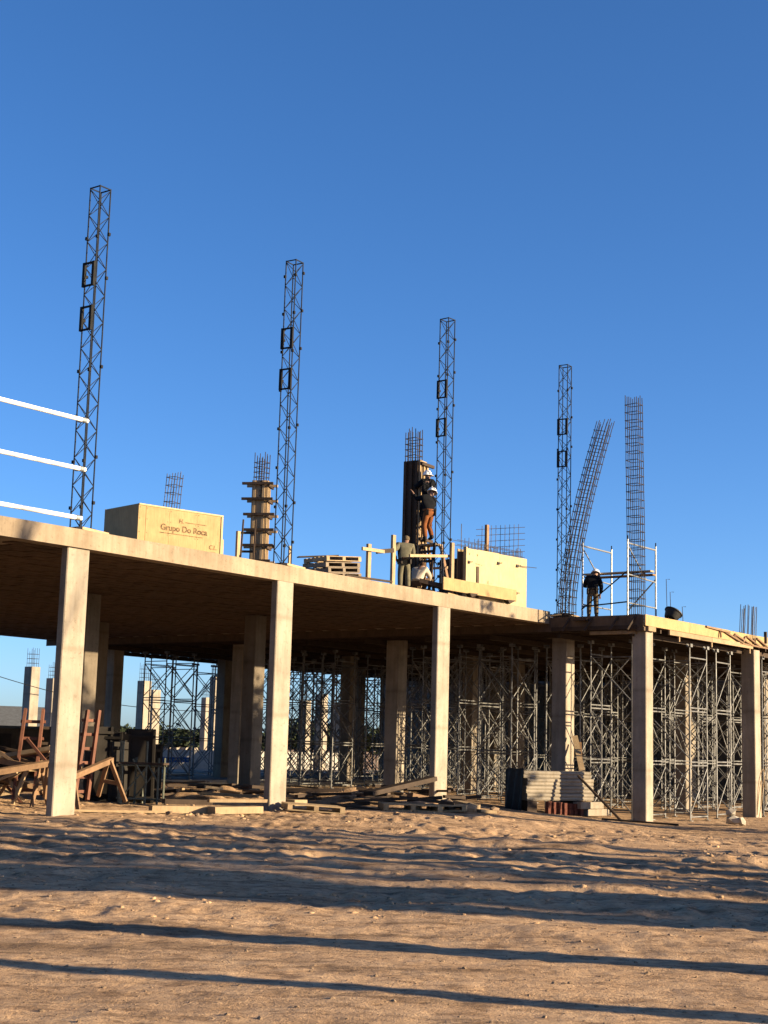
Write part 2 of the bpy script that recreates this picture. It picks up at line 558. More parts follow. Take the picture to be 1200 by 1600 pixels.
# ------------------------------------------------------------------ timber formwork deck
deck = thing('formwork_deck', B0, RZ, 'timber formwork deck with yellow plywood edge boards at the right', 'formwork')
VE = -3.35
for i in range(12):                                            # plywood sheets of the deck
    for j in range(11):
        u0, v0 = .03 + i * 2.46, VE + .06 + j * 2.44
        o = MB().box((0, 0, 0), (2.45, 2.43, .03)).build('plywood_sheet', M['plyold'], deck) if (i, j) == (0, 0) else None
        if o: sheet0 = o
        else:
            o = sheet0.copy(); COL.objects.link(o); o.parent = deck
        o.location = (u0 + 1.225, v0 + 1.215, ZD - .32)
for k in range(49):
    o = MB().box((0, 0, 0), (.08, 26.8, .14)).build('joist', M['lumber_dk'], deck) if k == 0 else joist0.copy()
    if k == 0: joist0 = o
    else:
        COL.objects.link(o); o.parent = deck
    o.location = (.12 + k * .6, VE + .12 + 13.4, ZD - .41)
for k in range(11):
    o = MB().box((0, 0, 0), (29.3, .1, .16)).build('bearer', M['lumber_dk'], deck) if k == 0 else bearer0.copy()
    if k == 0: bearer0 = o
    else:
        COL.objects.link(o); o.parent = deck
    o.location = (14.75, VE + .5 + k * 2.6, ZD - .563)
# edge boards along the lit side
for (a, b, m) in ((-.02, 3.1, 'ply'), (3.11, 6.2, 'ply'), (6.21, 9.4, 'ply'), (9.41, 14, 'lumber')):
    dz = random.uniform(-.012, .012)
    MB().box(((a + b) / 2, VE, ZD - .17 + dz), (b - a, .05, .34)).build('edge_board', M[m], deck)
for (a, b) in ((1.55, 4.7), (4.72, 8.1)):
    MB().box(((a + b) / 2, VE - .045, ZD - .43), (b - a, .07, .15)).build('ledger', M['lumber'], deck)
for u in (2.3, 4.75, 7.9):
    MB().box((u, VE - .03, ZD - .57), (.06, .05, .2)).build('hanger', M['lumber'], deck)
MB().box((.35, VE - .02, ZD - .42), (.5, .1, .14)).build('column_collar', M['lumber'], deck)
# orange strutting nailed outside the edge boards
for (u0, z0, u1, z1) in ((4.3, -.02, 6.1, -.08), (5.4, -.06, 5.35, -.3), (5.7, -.07, 7.2, -.36), (6.6, -.1, 8.0, -.38), (6.55, -.12, 6.6, -.22), (7.6, -.1, 8.6, -.36), (7.5, -.12, 7.2, -.32), (8.25, -.12, 8.2, -.32), (8.5, -.1, 9.3, -.34), (7.0, -.38, 9.5, -.40)):
    MB().beam((u0, VE - .06, ZD + z0), (u1, VE - .1, ZD + z1), .05, .055).build('strut', M['lumber_or'], deck)
MB().box((9.3, VE - .05, ZD - .02), (.09, .09, .42)).build('corner_post', M['lumber_dk'], deck)
# shaded end face over the two corner columns
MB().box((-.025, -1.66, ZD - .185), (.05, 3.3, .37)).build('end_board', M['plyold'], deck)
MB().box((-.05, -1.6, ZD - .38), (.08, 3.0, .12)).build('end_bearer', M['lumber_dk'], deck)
for v in (-2.9, -2.3, -1.4, -.6):
    MB().beam((-.30, v, ZD - .47), (-.05, v - .15, ZD - .03), .07, .05).build('strut', M['lumber_dk'], deck)
MB().box((.1, -2.2, ZD - .52), (.1, 1.6, .1)).build('end_bearer', M['lumber'], deck)
MB().box((1.6, .42, 5.36), (.95, .95, .2)).build('column_collar', M['lumber_dk'], deck)
MB().box((.34, -3.02, 5.37), (.74, .62, .12)).build('column_collar', M['plyold'], deck)
MB().box((.012, 12.05, ZD - .27), (.024, 24.2, .36)).build('stop_board', M['plyold'], deck)
# rough timber at the end of the poured slab
endt = thing('stop_end_timber', uv(.1, .1, ZS - .3), RZ, 'rough timber blocking at the end of the poured slab', 'timber')
for i in range(7):
    a = Vector((random.uniform(-.1, .2), random.uniform(-.4, .9), random.uniform(-.1, .25)))
    MB().beam(a, a + Vector((random.uniform(-.2, .4), random.uniform(-1.0, .8), random.uniform(-.15, .15))), .06, .04).build('offcut', M['lumber' if i % 3 == 0 else 'lumber_dk'], endt)

# ------------------------------------------------------------------ shoring towers
TW, TL, HT = 1.3, 1.5, 5.12
def make_tower():
    t = thing('shoring_tower', (0, 0, 0), 0)
    leg = None
    for sx in (-1, 1):
        for sy in (-1, 1):
            if leg is None:
                leg = MB().tube((0, 0, 0), (0, 0, HT), .026, 6).build('leg', M['scaf'], t)
                head = MB().box((0, 0, HT + .02), (.16, .16, .025)).box((0, .07, HT + .06), (.16, .012, .09)).box((0, -.07, HT + .06), (.16, .012, .09)).tube((0, 0, HT - .5), (0, 0, HT + .01), .018, 6).build('jack_head', M['scaf'], leg)
                foot = MB().box((0, 0, .01), (.15, .15, .02)).build('base_plate', M['scaf'], leg)
                o = leg
            else:
                o = copy_tree(leg, t)
            o.location = (sx * TW / 2, sy * TL / 2, 0)
    lx = MB().tube((-TW / 2, 0, 0), (TW / 2, 0, 0), .021, 6).mesh('ledger', M['scaf'])
    ly = MB().tube((0, -TL / 2, 0), (0, TL / 2, 0), .02, 6).mesh('ledger', M['scaf'])
    dx = [MB().tube((-TW / 2 * s, 0, .08), (TW / 2 * s, 0, 1.42), .018, 6).mesh('brace', M['scaf']) for s in (1, -1)]
    dy = [MB().tube((.02 * s, -TL / 2 * s, .08), (.02 * s, TL / 2 * s, 1.42), .018, 6).mesh('brace', M['scaf']) for s in (1, -1)]
    def put(n, m, loc):
        o = bpy.data.objects.new(n, m); COL.objects.link(o); o.parent = t; o.location = loc
    for k in range(3):
        z = .12 + k * 1.6
        for s in (-1, 1):
            put('ledger', lx, (0, s * TL / 2, z)); put('ledger', lx, (0, s * TL / 2, z + 1.5))
            put('brace', dx[k % 2], (0, s * TL / 2, z))
            put('brace', dy[0], (s * TW / 2, 0, z)); put('brace', dy[1], (s * TW / 2, 0, z))
            if k in (0, 2): put('ledger', ly, (s * TW / 2, 0, z + (0.1 if k == 0 else 1.4)))
    return t
spots = [(2.0, -1.5, 'front shoring tower between the two shaded corner columns'), (4.2, -2.4, 'lit shoring tower right of the near corner column'), (6.6, -2.2, 'lit shoring tower just left of the rightmost column'),
         (10.6, -2.4, 'lit shoring tower at the right edge of the photograph'),
         (2.3, 19.2, 'dark shoring tower against the sky behind the leftmost slab column'), (4.6, 21.2, 'dark shoring tower against the sky, second from the left')]
rs = random.Random(5)
for iu in range(9):
    for iv in range(9):
        u, v = 3.4 + iu * 2.9 + rs.uniform(-.35, .35), .9 + iv * 2.75 + rs.uniform(-.35, .35)
        if u < 9 and v > 17.2: continue
        if rs.random() < (.28 if v < 7 else .14): continue
        if u > 22 and v < 4: continue
        spots.append((u, v, None))
for (u, v) in ((2.6, 3.2), (2.4, 5.4), (13.4, -2.2), (9.3, 23.2)):
    spots.append((u, v, None))
proto = None
for (u, v, lab) in spots:
    p = uv(u, v)
    z = g1(p.x, p.y)
    if v > 13: z = .05
    if proto is None:
        proto = make_tower(); t = proto
    else:
        t = copy_tree(proto)
    t.location = (p.x, p.y, z)
    t.rotation_euler = (0, 0, RZ + rs.choice((0, 0, math.pi / 2)) + rs.uniform(-.05, .05))
    t.scale = (1, 1, (ZD - .645 - .11 - z) / HT)
    tag(t, lab or ('sunlit shoring tower in the ranks between the third slab column and right edge' if v <= 7 else 'half shaded shoring tower in the ranks behind the second and third columns' if v <= 15 else 'dark shoring tower in the rearmost ranks against the sky'), 'shoring tower', 'shoring towers under the timber deck')

# ------------------------------------------------------------------ lattice masts
def make_mast(H, frames):
    t = thing('lattice_mast', (0, 0, 0), 0)
    a = .158
    for sx, sy in ((-1, -1), (1, -1), (1, 1), (-1, 1)):
        MB().tube((sx * a, sy * a, .05), (sx * a, sy * a, H), .0165, 8).build('chord', M['mast'], t)
    n = int(H / .31)
    hh = (H - .1) / n
    faces = [((-1, -1), (1, -1)), ((1, -1), (1, 1)), ((1, 1), (-1, 1)), ((-1, 1), (-1, -1))]
    for fi, (p, q) in enumerate(faces):
        pts = []
        for k in range(n + 1):
            c = p if (k + fi) % 2 == 0 else q
            pts.append((c[0] * a, c[1] * a, .06 + k * hh))
        mb = MB()
        for k in range(n):
            mb.tube(pts[k], pts[k + 1], .0095, 5)
        mb.build('lacing', M['mast'], t)
    for (p, q) in faces:
        MB().tube((p[0] * a, p[1] * a, H - .015), (q[0] * a, q[1] * a, H - .015), .016, 6).build('top_rail', M['mast'], t)
    k = 0
    z = .55
    while z < H - .3:
        for (sx, sy) in ((-1, -1), (1, -1), (-1, 1)):
            if (k + sx) % 2 == 0 or sy > 0 or k % 3 == 0:
                MB().box((sx * a * 1.08, sy * a * 1.08, z + .07 * sx), (.055, .055, .07)).build('coupler', M['black'], t)
        z += 1.02
        k += 1
    for zf in frames:
        w, h = .30, .56
        x0 = -a - .05
        f = MB().box((x0, -w / 2 - .01, zf), (.06, .075, h)).box((x0, w / 2 - .01, zf), (.06, .075, h)).box((x0, -.01, zf + h / 2 - .02), (.045, w - .06, .035)).box((x0, -.01, zf - h / 2 + .02), (.045, w - .06, .035)).box((x0 + .06, w / 2 + .0, zf - .02), (.1, .05, .06))
        f.build('bracket_frame', M['black'], t)
    MB().box((0, 0, .025), (.46, .46, .04)).build('base_plate', M['mast'], t)
    return t
masts = [(126, 822, 290, .42, 'tallest lattice mast, at the left beside the white rails'),
         (441, 883, 404, .45, 'lattice mast right of the clamped column form, second from left'),
         (690, 918, 495, .62, 'lattice mast beside the climbing workers, third from left'),
         (880, 955, 568, .55, 'lattice mast beside the bent rebar cage, rightmost of four')]
for i, (x, yb, yt, v, lab) in enumerate(masts):
    p = pixv(x, yb, v)
    top = pixY(x, yt, p.y)
    H = (top.z - ZS) * .985
    fr = [H * f for f in ((.735, .605), (.735, .60), (.735, .595), (.745, .615))[i]]
    t = make_mast(H, fr)
    t.location = (p.x, p.y, ZS + .06)
    t.rotation_euler = (0, R((0, .35, .2, .15)[i]), RZ + R((0, 4, -3, 5)[i]))
    tag(t, lab, 'lattice mast', 'lattice masts standing along the slab edge')
    print('mast', i, round(H, 2), [round(c, 2) for c in p])
    b = thing('mast_packing', (p.x, p.y, ZS), RZ + .2, ['timber packing under the tallest left mast', 'timber packing under the second mast from left', 'timber packing under the mast beside the climbers', 'timber packing under the rightmost mast'][i], 'timber', 'timber packing under the masts')
    for k in range(4):
        MB().box((0, -.33 + k * .22, .03), (.95 - .1 * (k % 2), .17, .055)).build('board', M['lumber_dk' if k % 2 else 'lumber'], b)
M1 = pixv(126, 822, .42)

# white guard rails left of the first mast
gr = thing('guard_rail', uv(-24, .1, ZS), RZ, 'three white horizontal rails running off the left edge to the mast', 'guard rail')
for k, (xe, ye) in enumerate(((137, 658), (133, 734), (127, 810))):
    q = pixv(xe, ye, .12)
    uq = (q - B0).dot(EU)
    L = 6.5
    rl = MB().tube((uq - L + 24, .02, q.z - ZS), (uq + 24, .02, q.z - ZS), .048, 14).build('rail', M['white'], gr, smooth=False)
    MB().tube((uq - .16 + 24, .02, q.z - ZS), (uq - .06 + 24, .02, q.z - ZS), .06, 12).box((uq - .11 + 24, .10, q.z - ZS), (.07, .2, .06)).build('clamp', M['galv'], rl)
    MB().tube((uq - 2.6 + 24, .02, q.z - ZS), (uq - 2.45 + 24, .02, q.z - ZS), .055, 12).build('sleeve', M['galv'], rl)
for uu in (-24.2, -26.6):
    MB().box((uu + 24, .09, 1.3), (.07, .06, 2.6)).build('post', M['white'], gr)

# ------------------------------------------------------------------ rebar cages
def cage(name, base, top, side, nb, z_ext, label, bend=None, sp=.2, rz=RZ, group=None, rr=.011):
    t = thing(name, base, 0, label, 'rebar cage', group)
    Bv, Tv = Vector(base), Vector(top)
    n = max(3, int((Tv - Bv).length / .3))
    def axis(s):
        if bend:
            k = max(0, (s - bend[0]) / (1 - bend[0])) ** bend[1] if s > bend[0] else 0
            return Vector(((Tv.x - Bv.x) * k, (Tv.y - Bv.y) * k, (Tv.z - Bv.z) * s))
        return (Tv - Bv) * s
    cs, sn = math.cos(rz), math.sin(rz)
    pos = []
    for i in range(nb):
        f = -side / 2 + side * i / (nb - 1)
        pos += [(f, -side / 2), (f, side / 2)]
        if 0 < i < nb - 1: pos += [(-side / 2, f), (side / 2, f)]
    pos = list(dict.fromkeys(pos))
    for (a, b) in pos:
        ex = random.uniform(-.08, .1)
        off = Vector((a * cs - b * sn, a * sn + b * cs, 0))
        rr = max(rr, .0135)
        pts = [axis(k / n * (1 + ex / (Tv - Bv).length)) + off + Vector((random.uniform(-.006, .006), random.uniform(-.006, .006), 0)) for k in range(n + 1)]
        MB().path(pts, rr, 5).build('bar', M['rebar'], t)
    L = (Tv - Bv).length
    k = 0
    z = .1
    while z < L - z_ext:
        c = axis(z / L)
        h = side / 2 + .014
        d = (axis(min(1, z / L + .02)) - axis(max(0, z / L - .02))).normalized()
        q = Vector((0, 0, 1)).rotation_difference(d)
        pts = [c + q @ Vector((x * cs - y * sn, x * sn + y * cs, random.uniform(-.012, .012))) for x, y in ((-h, -h), (h, -h), (h, h), (-h, h), (-h, -h * .98))]
        MB().path(pts, .0115, 4).build('stirrup', M['rebar'], t)
        z += sp * random.uniform(.92, 1.08)
    return t
c0 = uv(.9, -2.6, ZD - .28)
tp = pixY(990, 622, c0.y); cage('rebar_cage', c0, tp, .40, 4, .1, 'tall nearly straight rebar cage standing inside the deck scaffold', bend=(.15, 1.2), sp=.26)
c1 = uv(1.62, .3, ZD - .28)
tp = pixY(946, 660, c1.y); cage('rebar_cage', c1, tp, .42, 4, .25, 'rebar cage bending over to the right beside the rightmost mast', bend=(.12, 1.45), sp=.26)
c2 = pixY(255, 842, 52); c2.z = ZS
tp = pixY(274, 741, 52); cage('rebar_cage', c2, tp, .40, 4, .1, 'leaning rebar cage rising behind the yellow lettered crate', bend=(.0, 1.0), sp=.3)
c3 = pixY(1168, 1000, 51.6); c3.z = ZD - .25
tp = pixY(1170, 948, 51.6); cage('starter_bars', c3, tp, .42, 4, 1.2, 'cluster of upright starter bars above the rightmost column', sp=.3)
for (x, y0, y1, Yd) in ((1049, 925, 962, 47.5), (1043, 905, 960, 48.5), (1068, 948, 972, 48)):
    a, b = pixY(x, y1 + 6, Yd), pixY(x - 2, y0, Yd)
    a.z = ZD - .25
    single('bar', MB().path([a, b, b + Vector((.12, 0, .0))], .011, 5), M['rebar'], 'single upright rebar beside the black tub on the deck', 'rebar', 'single bars on the deck').name = 'rebar_rod'
matr = thing('rebar_mat', uv(4, -2.4, ZD - .22), RZ, 'rebar mat laid flat on the deck behind the edge boards', 'rebar mat')
for k in range(12):
    MB().path([(-3.5, -.75 + k * .16, .12 + .02 * random.random()), (4, -.75 + k * .16, .22 + .02 * random.random())], .012, 5).build('bar', M['rebar'], matr)
for k in range(24):
    MB().path([(-3.4 + k * .3, -.85, .2 + .05 * random.random()), (-3.4 + k * .3, 1.1, .24)], .012, 5).build('bar', M['rebar'], matr)

# ------------------------------------------------------------------ lettered crate
def text_mesh(txt, size, name, mat, parent, loc, bold=0.0, shear=0.0, rot=0.0):
    cu = bpy.data.curves.new(name, 'FONT')
    cu.body = txt
    cu.size = size
    cu.offset = bold
    cu.shear = shear
    to = bpy.data.objects.new(name + '_tmp', cu)
    COL.objects.link(to)
    dg = bpy.context.evaluated_depsgraph_get()
    me = bpy.data.meshes.new_from_object(to.evaluated_get(dg))
    bpy.data.objects.remove(to)
    me.transform(Matrix(((1, 0, 0, 0), (0, 0, -1, 0), (0, 1, 0, 0), (0, 0, 0, 1))) @ Matrix.Rotation(rot, 4, 'Z'))
    me.materials.clear(); me.materials.append(mat)
    o = bpy.data.objects.new(name, me)
    COL.objects.link(o)
    o.parent = parent
    o.location = loc
    return o
a = pixY(214, 850, 34.0); a.z = ZS
crate = thing('lettered_crate', a, R(42), 'yellow plywood crate with dark stencilled lettering on the slab', 'crate')
CL, CW, CH = 2.42, 1.5, 1.07
for (c0_, c1_) in ((0, .2), (.206, .86), (.865, 1.66), (1.665, CL)):
    MB().box(((c0_ + c1_) / 2, .012 + random.uniform(-.004, .004), CH / 2), (c1_ - c0_, .024, CH - .01)).build('front_panel', M['ply'], crate)
for c0_ in (.04, .24, .82, .9, 1.62, 1.7, 2.36):
    for z in (.08, .4, .72, .98):
        MB().box((c0_, -.003, z), (.016, .008, .016)).build('nail_head', M['rebar'], crate)
MB().box((CL / 2, CW - .012, CH / 2), (CL, .024, CH)).build('back_panel', M['ply'], crate)
MB().box((.012, CW / 2, CH / 2 - .004), (.024, CW - .05, CH - .008)).build('end_panel', M['ply'], crate)
MB().box((CL - .012, CW / 2, CH / 2 - .004), (.024, CW - .05, CH - .008)).build('end_panel', M['ply'], crate)
MB().box((CL / 2, CW / 2, CH - .02), (CL - .06, CW - .06, .02)).build('lid', M['ply'], crate)
MB().box((CL / 2, -.012, CH - .02), (CL, .02, .035)).build('top_batten', M['plypale'], crate)
MB().box((CL - .03, -.012, CH / 2 - .02), (.05, .02, CH - .05)).build('corner_batten', M['plypale'], crate)
text_mesh('Grupo Do Roca', .205, 'lettering', M['ink'], crate, (.62, -.009, .52), .004)
text_mesh('H.', .15, 'lettering', M['ink'], crate, (1.13, -.009, .73), .003, .15)
text_mesh('C.L.', .15, 'lettering', M['ink'], crate, (2.03, -.009, .20), 0, .1)
text_mesh('roca', .09, 'lettering', M['inkred'], crate, (2.08, -.009, .10))
MB().box((1.62, -.008, .76), (.62, .004, .014)).build('ruled_line', M['ink'], crate)
MB().box((1.22, -.008, .45), (1.24, .004, .014)).build('ruled_line', M['ink'], crate)

# short stakes along the slab edge
def stake(x, y0, y1, v, w, lab, mat='lumber'):
    p = pixv(x, y1, v); q = pixY(x, y0, p.y)
    single('timber_stake', MB().box((0, 0, (q.z - ZS) / 2), (w, w * .6, q.z - ZS)), M[mat], lab, 'stake', 'timber stakes along the slab edge', (p.x, p.y, ZS), RZ)
stake(345, 843, 862, 1.2, .11, 'short pale stake at the right end of the lettered crate')
stake(371, 830, 868, 1.4, .11, 'upright pale stake left of the ladder and clamped column form')
stake(452, 853, 880, 1.0, .07, 'short stake at the foot of the second mast')

# ------------------------------------------------------------------ clamped column form with ladder
def column_form(name, base, w, H, yokes, face, lab, rz=RZ, ext=.28):
    t = thing(name, base, rz, lab, 'column form')
    MB().box((-w / 2, 0, H / 2), (.03, w, H)).build('panel', M[face], t)
    MB().box((w / 2, 0, H / 2), (.03, w, H)).build('panel', M[face], t)
    MB().box((0, w / 2 + .02, H / 2), (w + .03, .03, H)).build('panel', M[face], t)
    MB().box((0, -w / 2 - .02, H / 2), (w + .03, .03, H)).build('panel', M['lumber'], t)
    for s in (-1, 0, 1):
        MB().box((s * (w / 2 - .03), -w / 2 - .06, H / 2 + .01 * s), (.075, .05, H)).build('batten', M['lumber'], t)
    MB().box((-w / 2 - .035, -w / 2 + .05, H / 2), (.04, .08, H - .02)).build('batten', M[face], t)
    MB().box((-w / 2 - .035, w / 2 - .05, H / 2), (.04, .08, H - .02)).build('batten', M[face], t)
    for i, z in enumerate(yokes):
        MB().box((-w / 2 - .10, random.uniform(-.05, .05), z), (.08, w + ext * 2.2, .08)).build('yoke', M['lumber_dk'], t)
        MB().box((w / 2 + .06, random.uniform(-.05, .05), z + .01), (.08, w + ext * 2.2, .08)).build('yoke', M['lumber'], t)
        MB().box((random.uniform(-.03, .03), -w / 2 - .12, z - .06), (w + ext, .06, .07)).build('yoke', M['lumber_dk'], t)
    return t
fb = pixY(403, 872, 46.8); fb.z = ZS
ftop = pixY(405, 752, 46.8).z - ZS
print('form1 H', ftop)
column_form('column_form', fb, .40, ftop, [ftop - .12 - .5 * k for k in range(7)], 'lumber', 'plywood column form with projecting timber clamps beside a ladder', rz=RZ + R(28))
tp = pixY(405, 712, 46.8)
cage('rebar_cage', (fb.x, fb.y, ZS + ftop - .6), (fb.x + .02, fb.y, tp.z), .34, 4, .15, 'rebar cage sticking out of the clamped column form', sp=.16)
lad = None
def ladder(name, p0, p1, side, width, rungs, mat, lab, group=None, rail=.075):
    p0, p1, side = Vector(p0), Vector(p1), Vector(side).normalized()
    t = thing(name, p0, 0, lab, 'ladder', group)
    d = p1 - p0
    up = d.normalized().cross(side)
    for s in (-.5, .5):
        MB().beam(side * width * s, d + side * width * s * .9, rail * .6, rail, up).build('stile', M[mat], t)
    for k in range(rungs):
        c = d * ((k + .6) / (rungs + .3)) + up * rail * .5
        MB().beam(c - side * (width / 2 + .06), c + side * (width / 2 + .06), .03, .07, d).build('rung', M[mat], t)
    return t
l0 = pixY(384, 872, 46.0); l0.z = ZS
l1 = pixY(390, 812, 46.3)
ladder('wooden_ladder', l0, l1, (1, -.1, 0), .44, 4, 'lumber_dk', 'dark wooden ladder leaning on the clamped column form')

# ------------------------------------------------------------------ pallets on the slab
pal_mesh = {}
def pallet(loc, rot, lab, group, mat='lumber', cat='pallet', sc=1.0):
    t = thing('pallet', loc, 0, lab, cat, group, rot=rot, scale=(sc, sc, sc))
    key = mat
    if key not in pal_mesh:
        pal_mesh[key] = (MB().box((0, 0, 0), (1.2, .11, .022)).mesh('slat', M[mat]), MB().box((0, 0, 0), (.1, 1.0, .09)).mesh('bearer', M[mat]))
    s, b = pal_mesh[key]
    def put(n, m, l):
        o = bpy.data.objects.new(n, m); COL.objects.link(o); o.parent = t; o.location = l
    for k in range(6):
        put('slat', s, (0, -.44 + k * .176, .135))
    for k in range(3):
        put('bearer', b, (-.55 + k * .55, 0, .078)); put('slat', s, (0, -.44 + k * .44, .021))
    return t
pb = pixv(520, 893, 1.0)
for k in range(4):
    pallet((pb.x + random.uniform(-.05, .05), pb.y + random.uniform(-.05, .05), ZS + .02 + k * .15), (R(random.uniform(-1, 1)), R(-4 - random.uniform(0, 1.5)), R(44 + random.uniform(-5, 5))),
           ['lowest', 'second', 'third', 'topmost'][k] + ' pallet of the dark stack on the slab between masts', 'pallets stacked on the slab', 'lumber' if k == 3 else 'plygrey')
single('loose_plank', MB().beam((pb.x - .95, pb.y - .1, ZS + .60), (pb.x + .1, pb.y + .35, ZS + .72), .2, .03), M['lumber_dk'], 'dark plank lying over the top of the pallet stack', 'plank')

# ------------------------------------------------------------------ timber barrier posts near the climbing workers
def post(x, y0, y1, v, w, lab):
    p = pixv(x, y1, v); q = pixY(x, y0, p.y)
    single('barrier_post', MB().box((0, 0, (q.z - ZS) / 2), (w, w * .55, q.z - ZS)), M['lumber'], lab, 'post', 'timber barrier posts on the slab edge', (p.x, p.y, ZS), RZ)
post(575, 850, 905, .5, .14, 'timber barrier post right of the pallet stack')
post(613, 836, 915, .6, .14, 'timber barrier post behind the standing worker')
post(705, 848, 930, .35, .14, 'timber barrier post at the left end of the wall form')
def bar_px(x0, y0, v0, x1, y1, v1, w, h, name, mat, lab, cat, group=None):
    a, b = pixv(x0, y0, v0), pixv(x1, y1, v1)
    return single(name, MB().beam(a, b, w, h), M[mat], lab, cat, group)
bar_px(566, 857, .42, 600, 862, .42, .05, .09, 'barrier_rail', 'lumber', 'short pale rail nailed to the post right of the pallets', 'rail', 'timber barrier rails')
bar_px(588, 862, .62, 615, 860, .5, .05, .12, 'barrier_rail', 'lumber_dk', 'dark rail running into the post behind the standing worker', 'rail', 'timber barrier rails')
bar_px(640, 868, .45, 704, 869, .45, .05, .08, 'barrier_rail', 'lumber', 'pale rail between the crouching worker and the wall form', 'rail', 'timber barrier rails')
bar_px(540, 899, .1, 612, 909, .1, .06, .05, 'edge_batten', 'lumber_dk', 'dark batten lying along the slab edge below the barrier', 'batten')
bar_px(655, 908, .8, 692, 917, .25, .5, .12, 'dark_sill', 'lumber_dk', 'dark timber sill lying at the foot of the third mast', 'timber')

# ------------------------------------------------------------------ wall form with rebar mesh
a = pixY(727, 935, 43.9); a.z = ZS
wf = thing('wall_form', a, R(47), 'pale yellow plywood wall form at the slab edge with rebar behind', 'formwork')
WH = pixY(726, 856, 43.9).z - ZS
WL = 3.0
for (x0, x1) in ((0, .56), (.565, 1.6), (1.605, WL)):
    MB().box(((x0 + x1) / 2, .015, WH / 2 + random.uniform(-.01, .01)), (x1 - x0, .03, WH)).build('panel', M['plypale'], wf)
MB().box((WL / 2, .34, WH / 2), (WL, .03, WH)).build('back_panel', M['ply'], wf)
MB().box((.02, .18, WH / 2 - .05), (.03, .28, WH - .1)).build('end_panel', M['plyold'], wf)
MB().box((-.03, -.0, WH / 2), (.06, .12, WH + .05)).build('corner_stud', M['plypale'], wf)
MB().prism([(.50, .0), (.60, .0), (.60, -.03), (.50, -.03)], .1, 1.05).build('filler_strip', M['plyold'], wf)
for (x, z) in ((.12, WH - .42), (1.55, WH - .30), (2.5, WH - .28), (1.95, .42), (2.45, .42)):
    MB().tube((x, .0, z), (x, -.16, z), .012, 6).box((x, -.02, z), (.09, .03, .09)).build('tie', M['rebar'], wf)
MB().tube((2.6, -.05, WH - .28), (3.35, -.12, WH - .26), .01, 5).build('tie', M['rebar'], wf)
text_mesh('x', .16, 'crayon_mark', M['inkred'], wf, (.12, -.004, WH - .2))
text_mesh('v', .16, 'crayon_mark', M['ink'], wf, (.5, -.004, WH - .2))
text_mesh('~~ -', .2, 'crayon_mark', M['inkred'], wf, (.42, -.004, WH - .48), 0, .2, -.06)
text_mesh('R-~', .18, 'crayon_mark', M['ink'], wf, (1.0, -.004, .55), -.004, .2)
# second, darker form just left of it
db = pixY(716, 930, 44.6); db.z = ZS
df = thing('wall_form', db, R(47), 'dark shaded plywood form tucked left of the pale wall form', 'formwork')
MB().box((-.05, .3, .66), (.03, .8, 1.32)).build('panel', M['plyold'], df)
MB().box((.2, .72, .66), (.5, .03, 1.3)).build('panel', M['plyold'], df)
for z in (.3, .8, 1.2):
    MB().box((-.1, .3, z), (.07, .9, .08)).build('waler', M['lumber_dk'], df)
# long board in front, with dark wedges drawn for the shadowed gaps below it
p, q = pixv(700, 922, .08), pixv(808, 938, .02)
p = pixv(694, 913, .16)
single('front_board', MB().beam(pixv(692, 911, .05), pixv(806, 931, .05), .05, .36), M['ply'], 'long yellow board on edge in front of the wall form', 'board')
bd = pixv(722, 925, -.03)
for (x, y, lab) in ((738, 932, 'left dark wedge drawn as the shadowed gap under the long yellow board'), (797, 942, 'right dark wedge drawn as the shadowed gap under the long yellow board')):
    c = pixv(x, y, .0)
    single('gap_shadow_wedge', MB().add([(-.22, -.06, .12), (.25, -.06, .14), (-.1, -.06, .0), (-.22, .1, .12), (.25, .1, .14), (-.1, .1, 0)], [(0, 2, 1), (3, 4, 5), (0, 1, 4, 3), (1, 2, 5, 4), (2, 0, 3, 5)]), M['lumber_dk'], lab, 'wedge', None, (c.x, c.y, ZS + .005), RZ)
# rebar rising from the wall form
rb = thing('rebar_mat', a, R(47), 'rebar mat rising out of the pale wall form', 'rebar mat')
for k in range(19):
    x = .08 + k * .155
    h = WH + random.uniform(.12, .42)
    for y in (.1, .26):
        MB().path([(x, y, .2), (x + .01, y, h)], .009, 5).build('bar', M['rebar'], rb)
for z in (WH + .08, WH + .22):
    for y in (.1, .26): MB().path([(-.3, y, z), (WL - .1, y, z - .02)], .008, 5).build('bar', M['rebar'], rb)
MB().path([(-.0, .2, .3), (-.0, .2, WH + .75)], .012, 5).build('bar', M['rebar'], rb)
MB().path([(WL - .25, .2, 1), (WL - .25, .2, WH + .32), (WL - .05, .22, WH + .32), (WL - .05, .22, 1)], .012, 5).build('bar', M['rebar'], rb)
mc = pixY(755, 880, 46.6)
me_ = thing('rebar_mesh', (mc.x, mc.y, ZS), R(38), 'slanting rebar mesh panel rising above the pale wall form', 'rebar mesh')
hz = pixY(755, 826, 46.6).z - ZS
for k in range(9):
    x = -.1 + k * .2
    MB().path([(x, 0, .2), (x + .12, .1, hz + .1 + .03 * k)], .009, 5).build('bar', M['rebar'], me_)
for k in range(7):
    z = hz - .0 - k * .2
    MB().path([(-.3, .02, z - .06), (1.85, .04, z + .26)], .009, 5).build('bar', M['rebar'], me_)
c = pixY(760, 885, 45.4); tz = pixY(760, 820, 45.4).z
single('timber_upright', MB().box((0, 0, (tz - ZS) / 2), (.11, .09, tz - ZS)), M['lumber_or'], 'reddish timber upright standing behind the pale wall form', 'timber', None, (c.x, c.y, ZS), R(47))

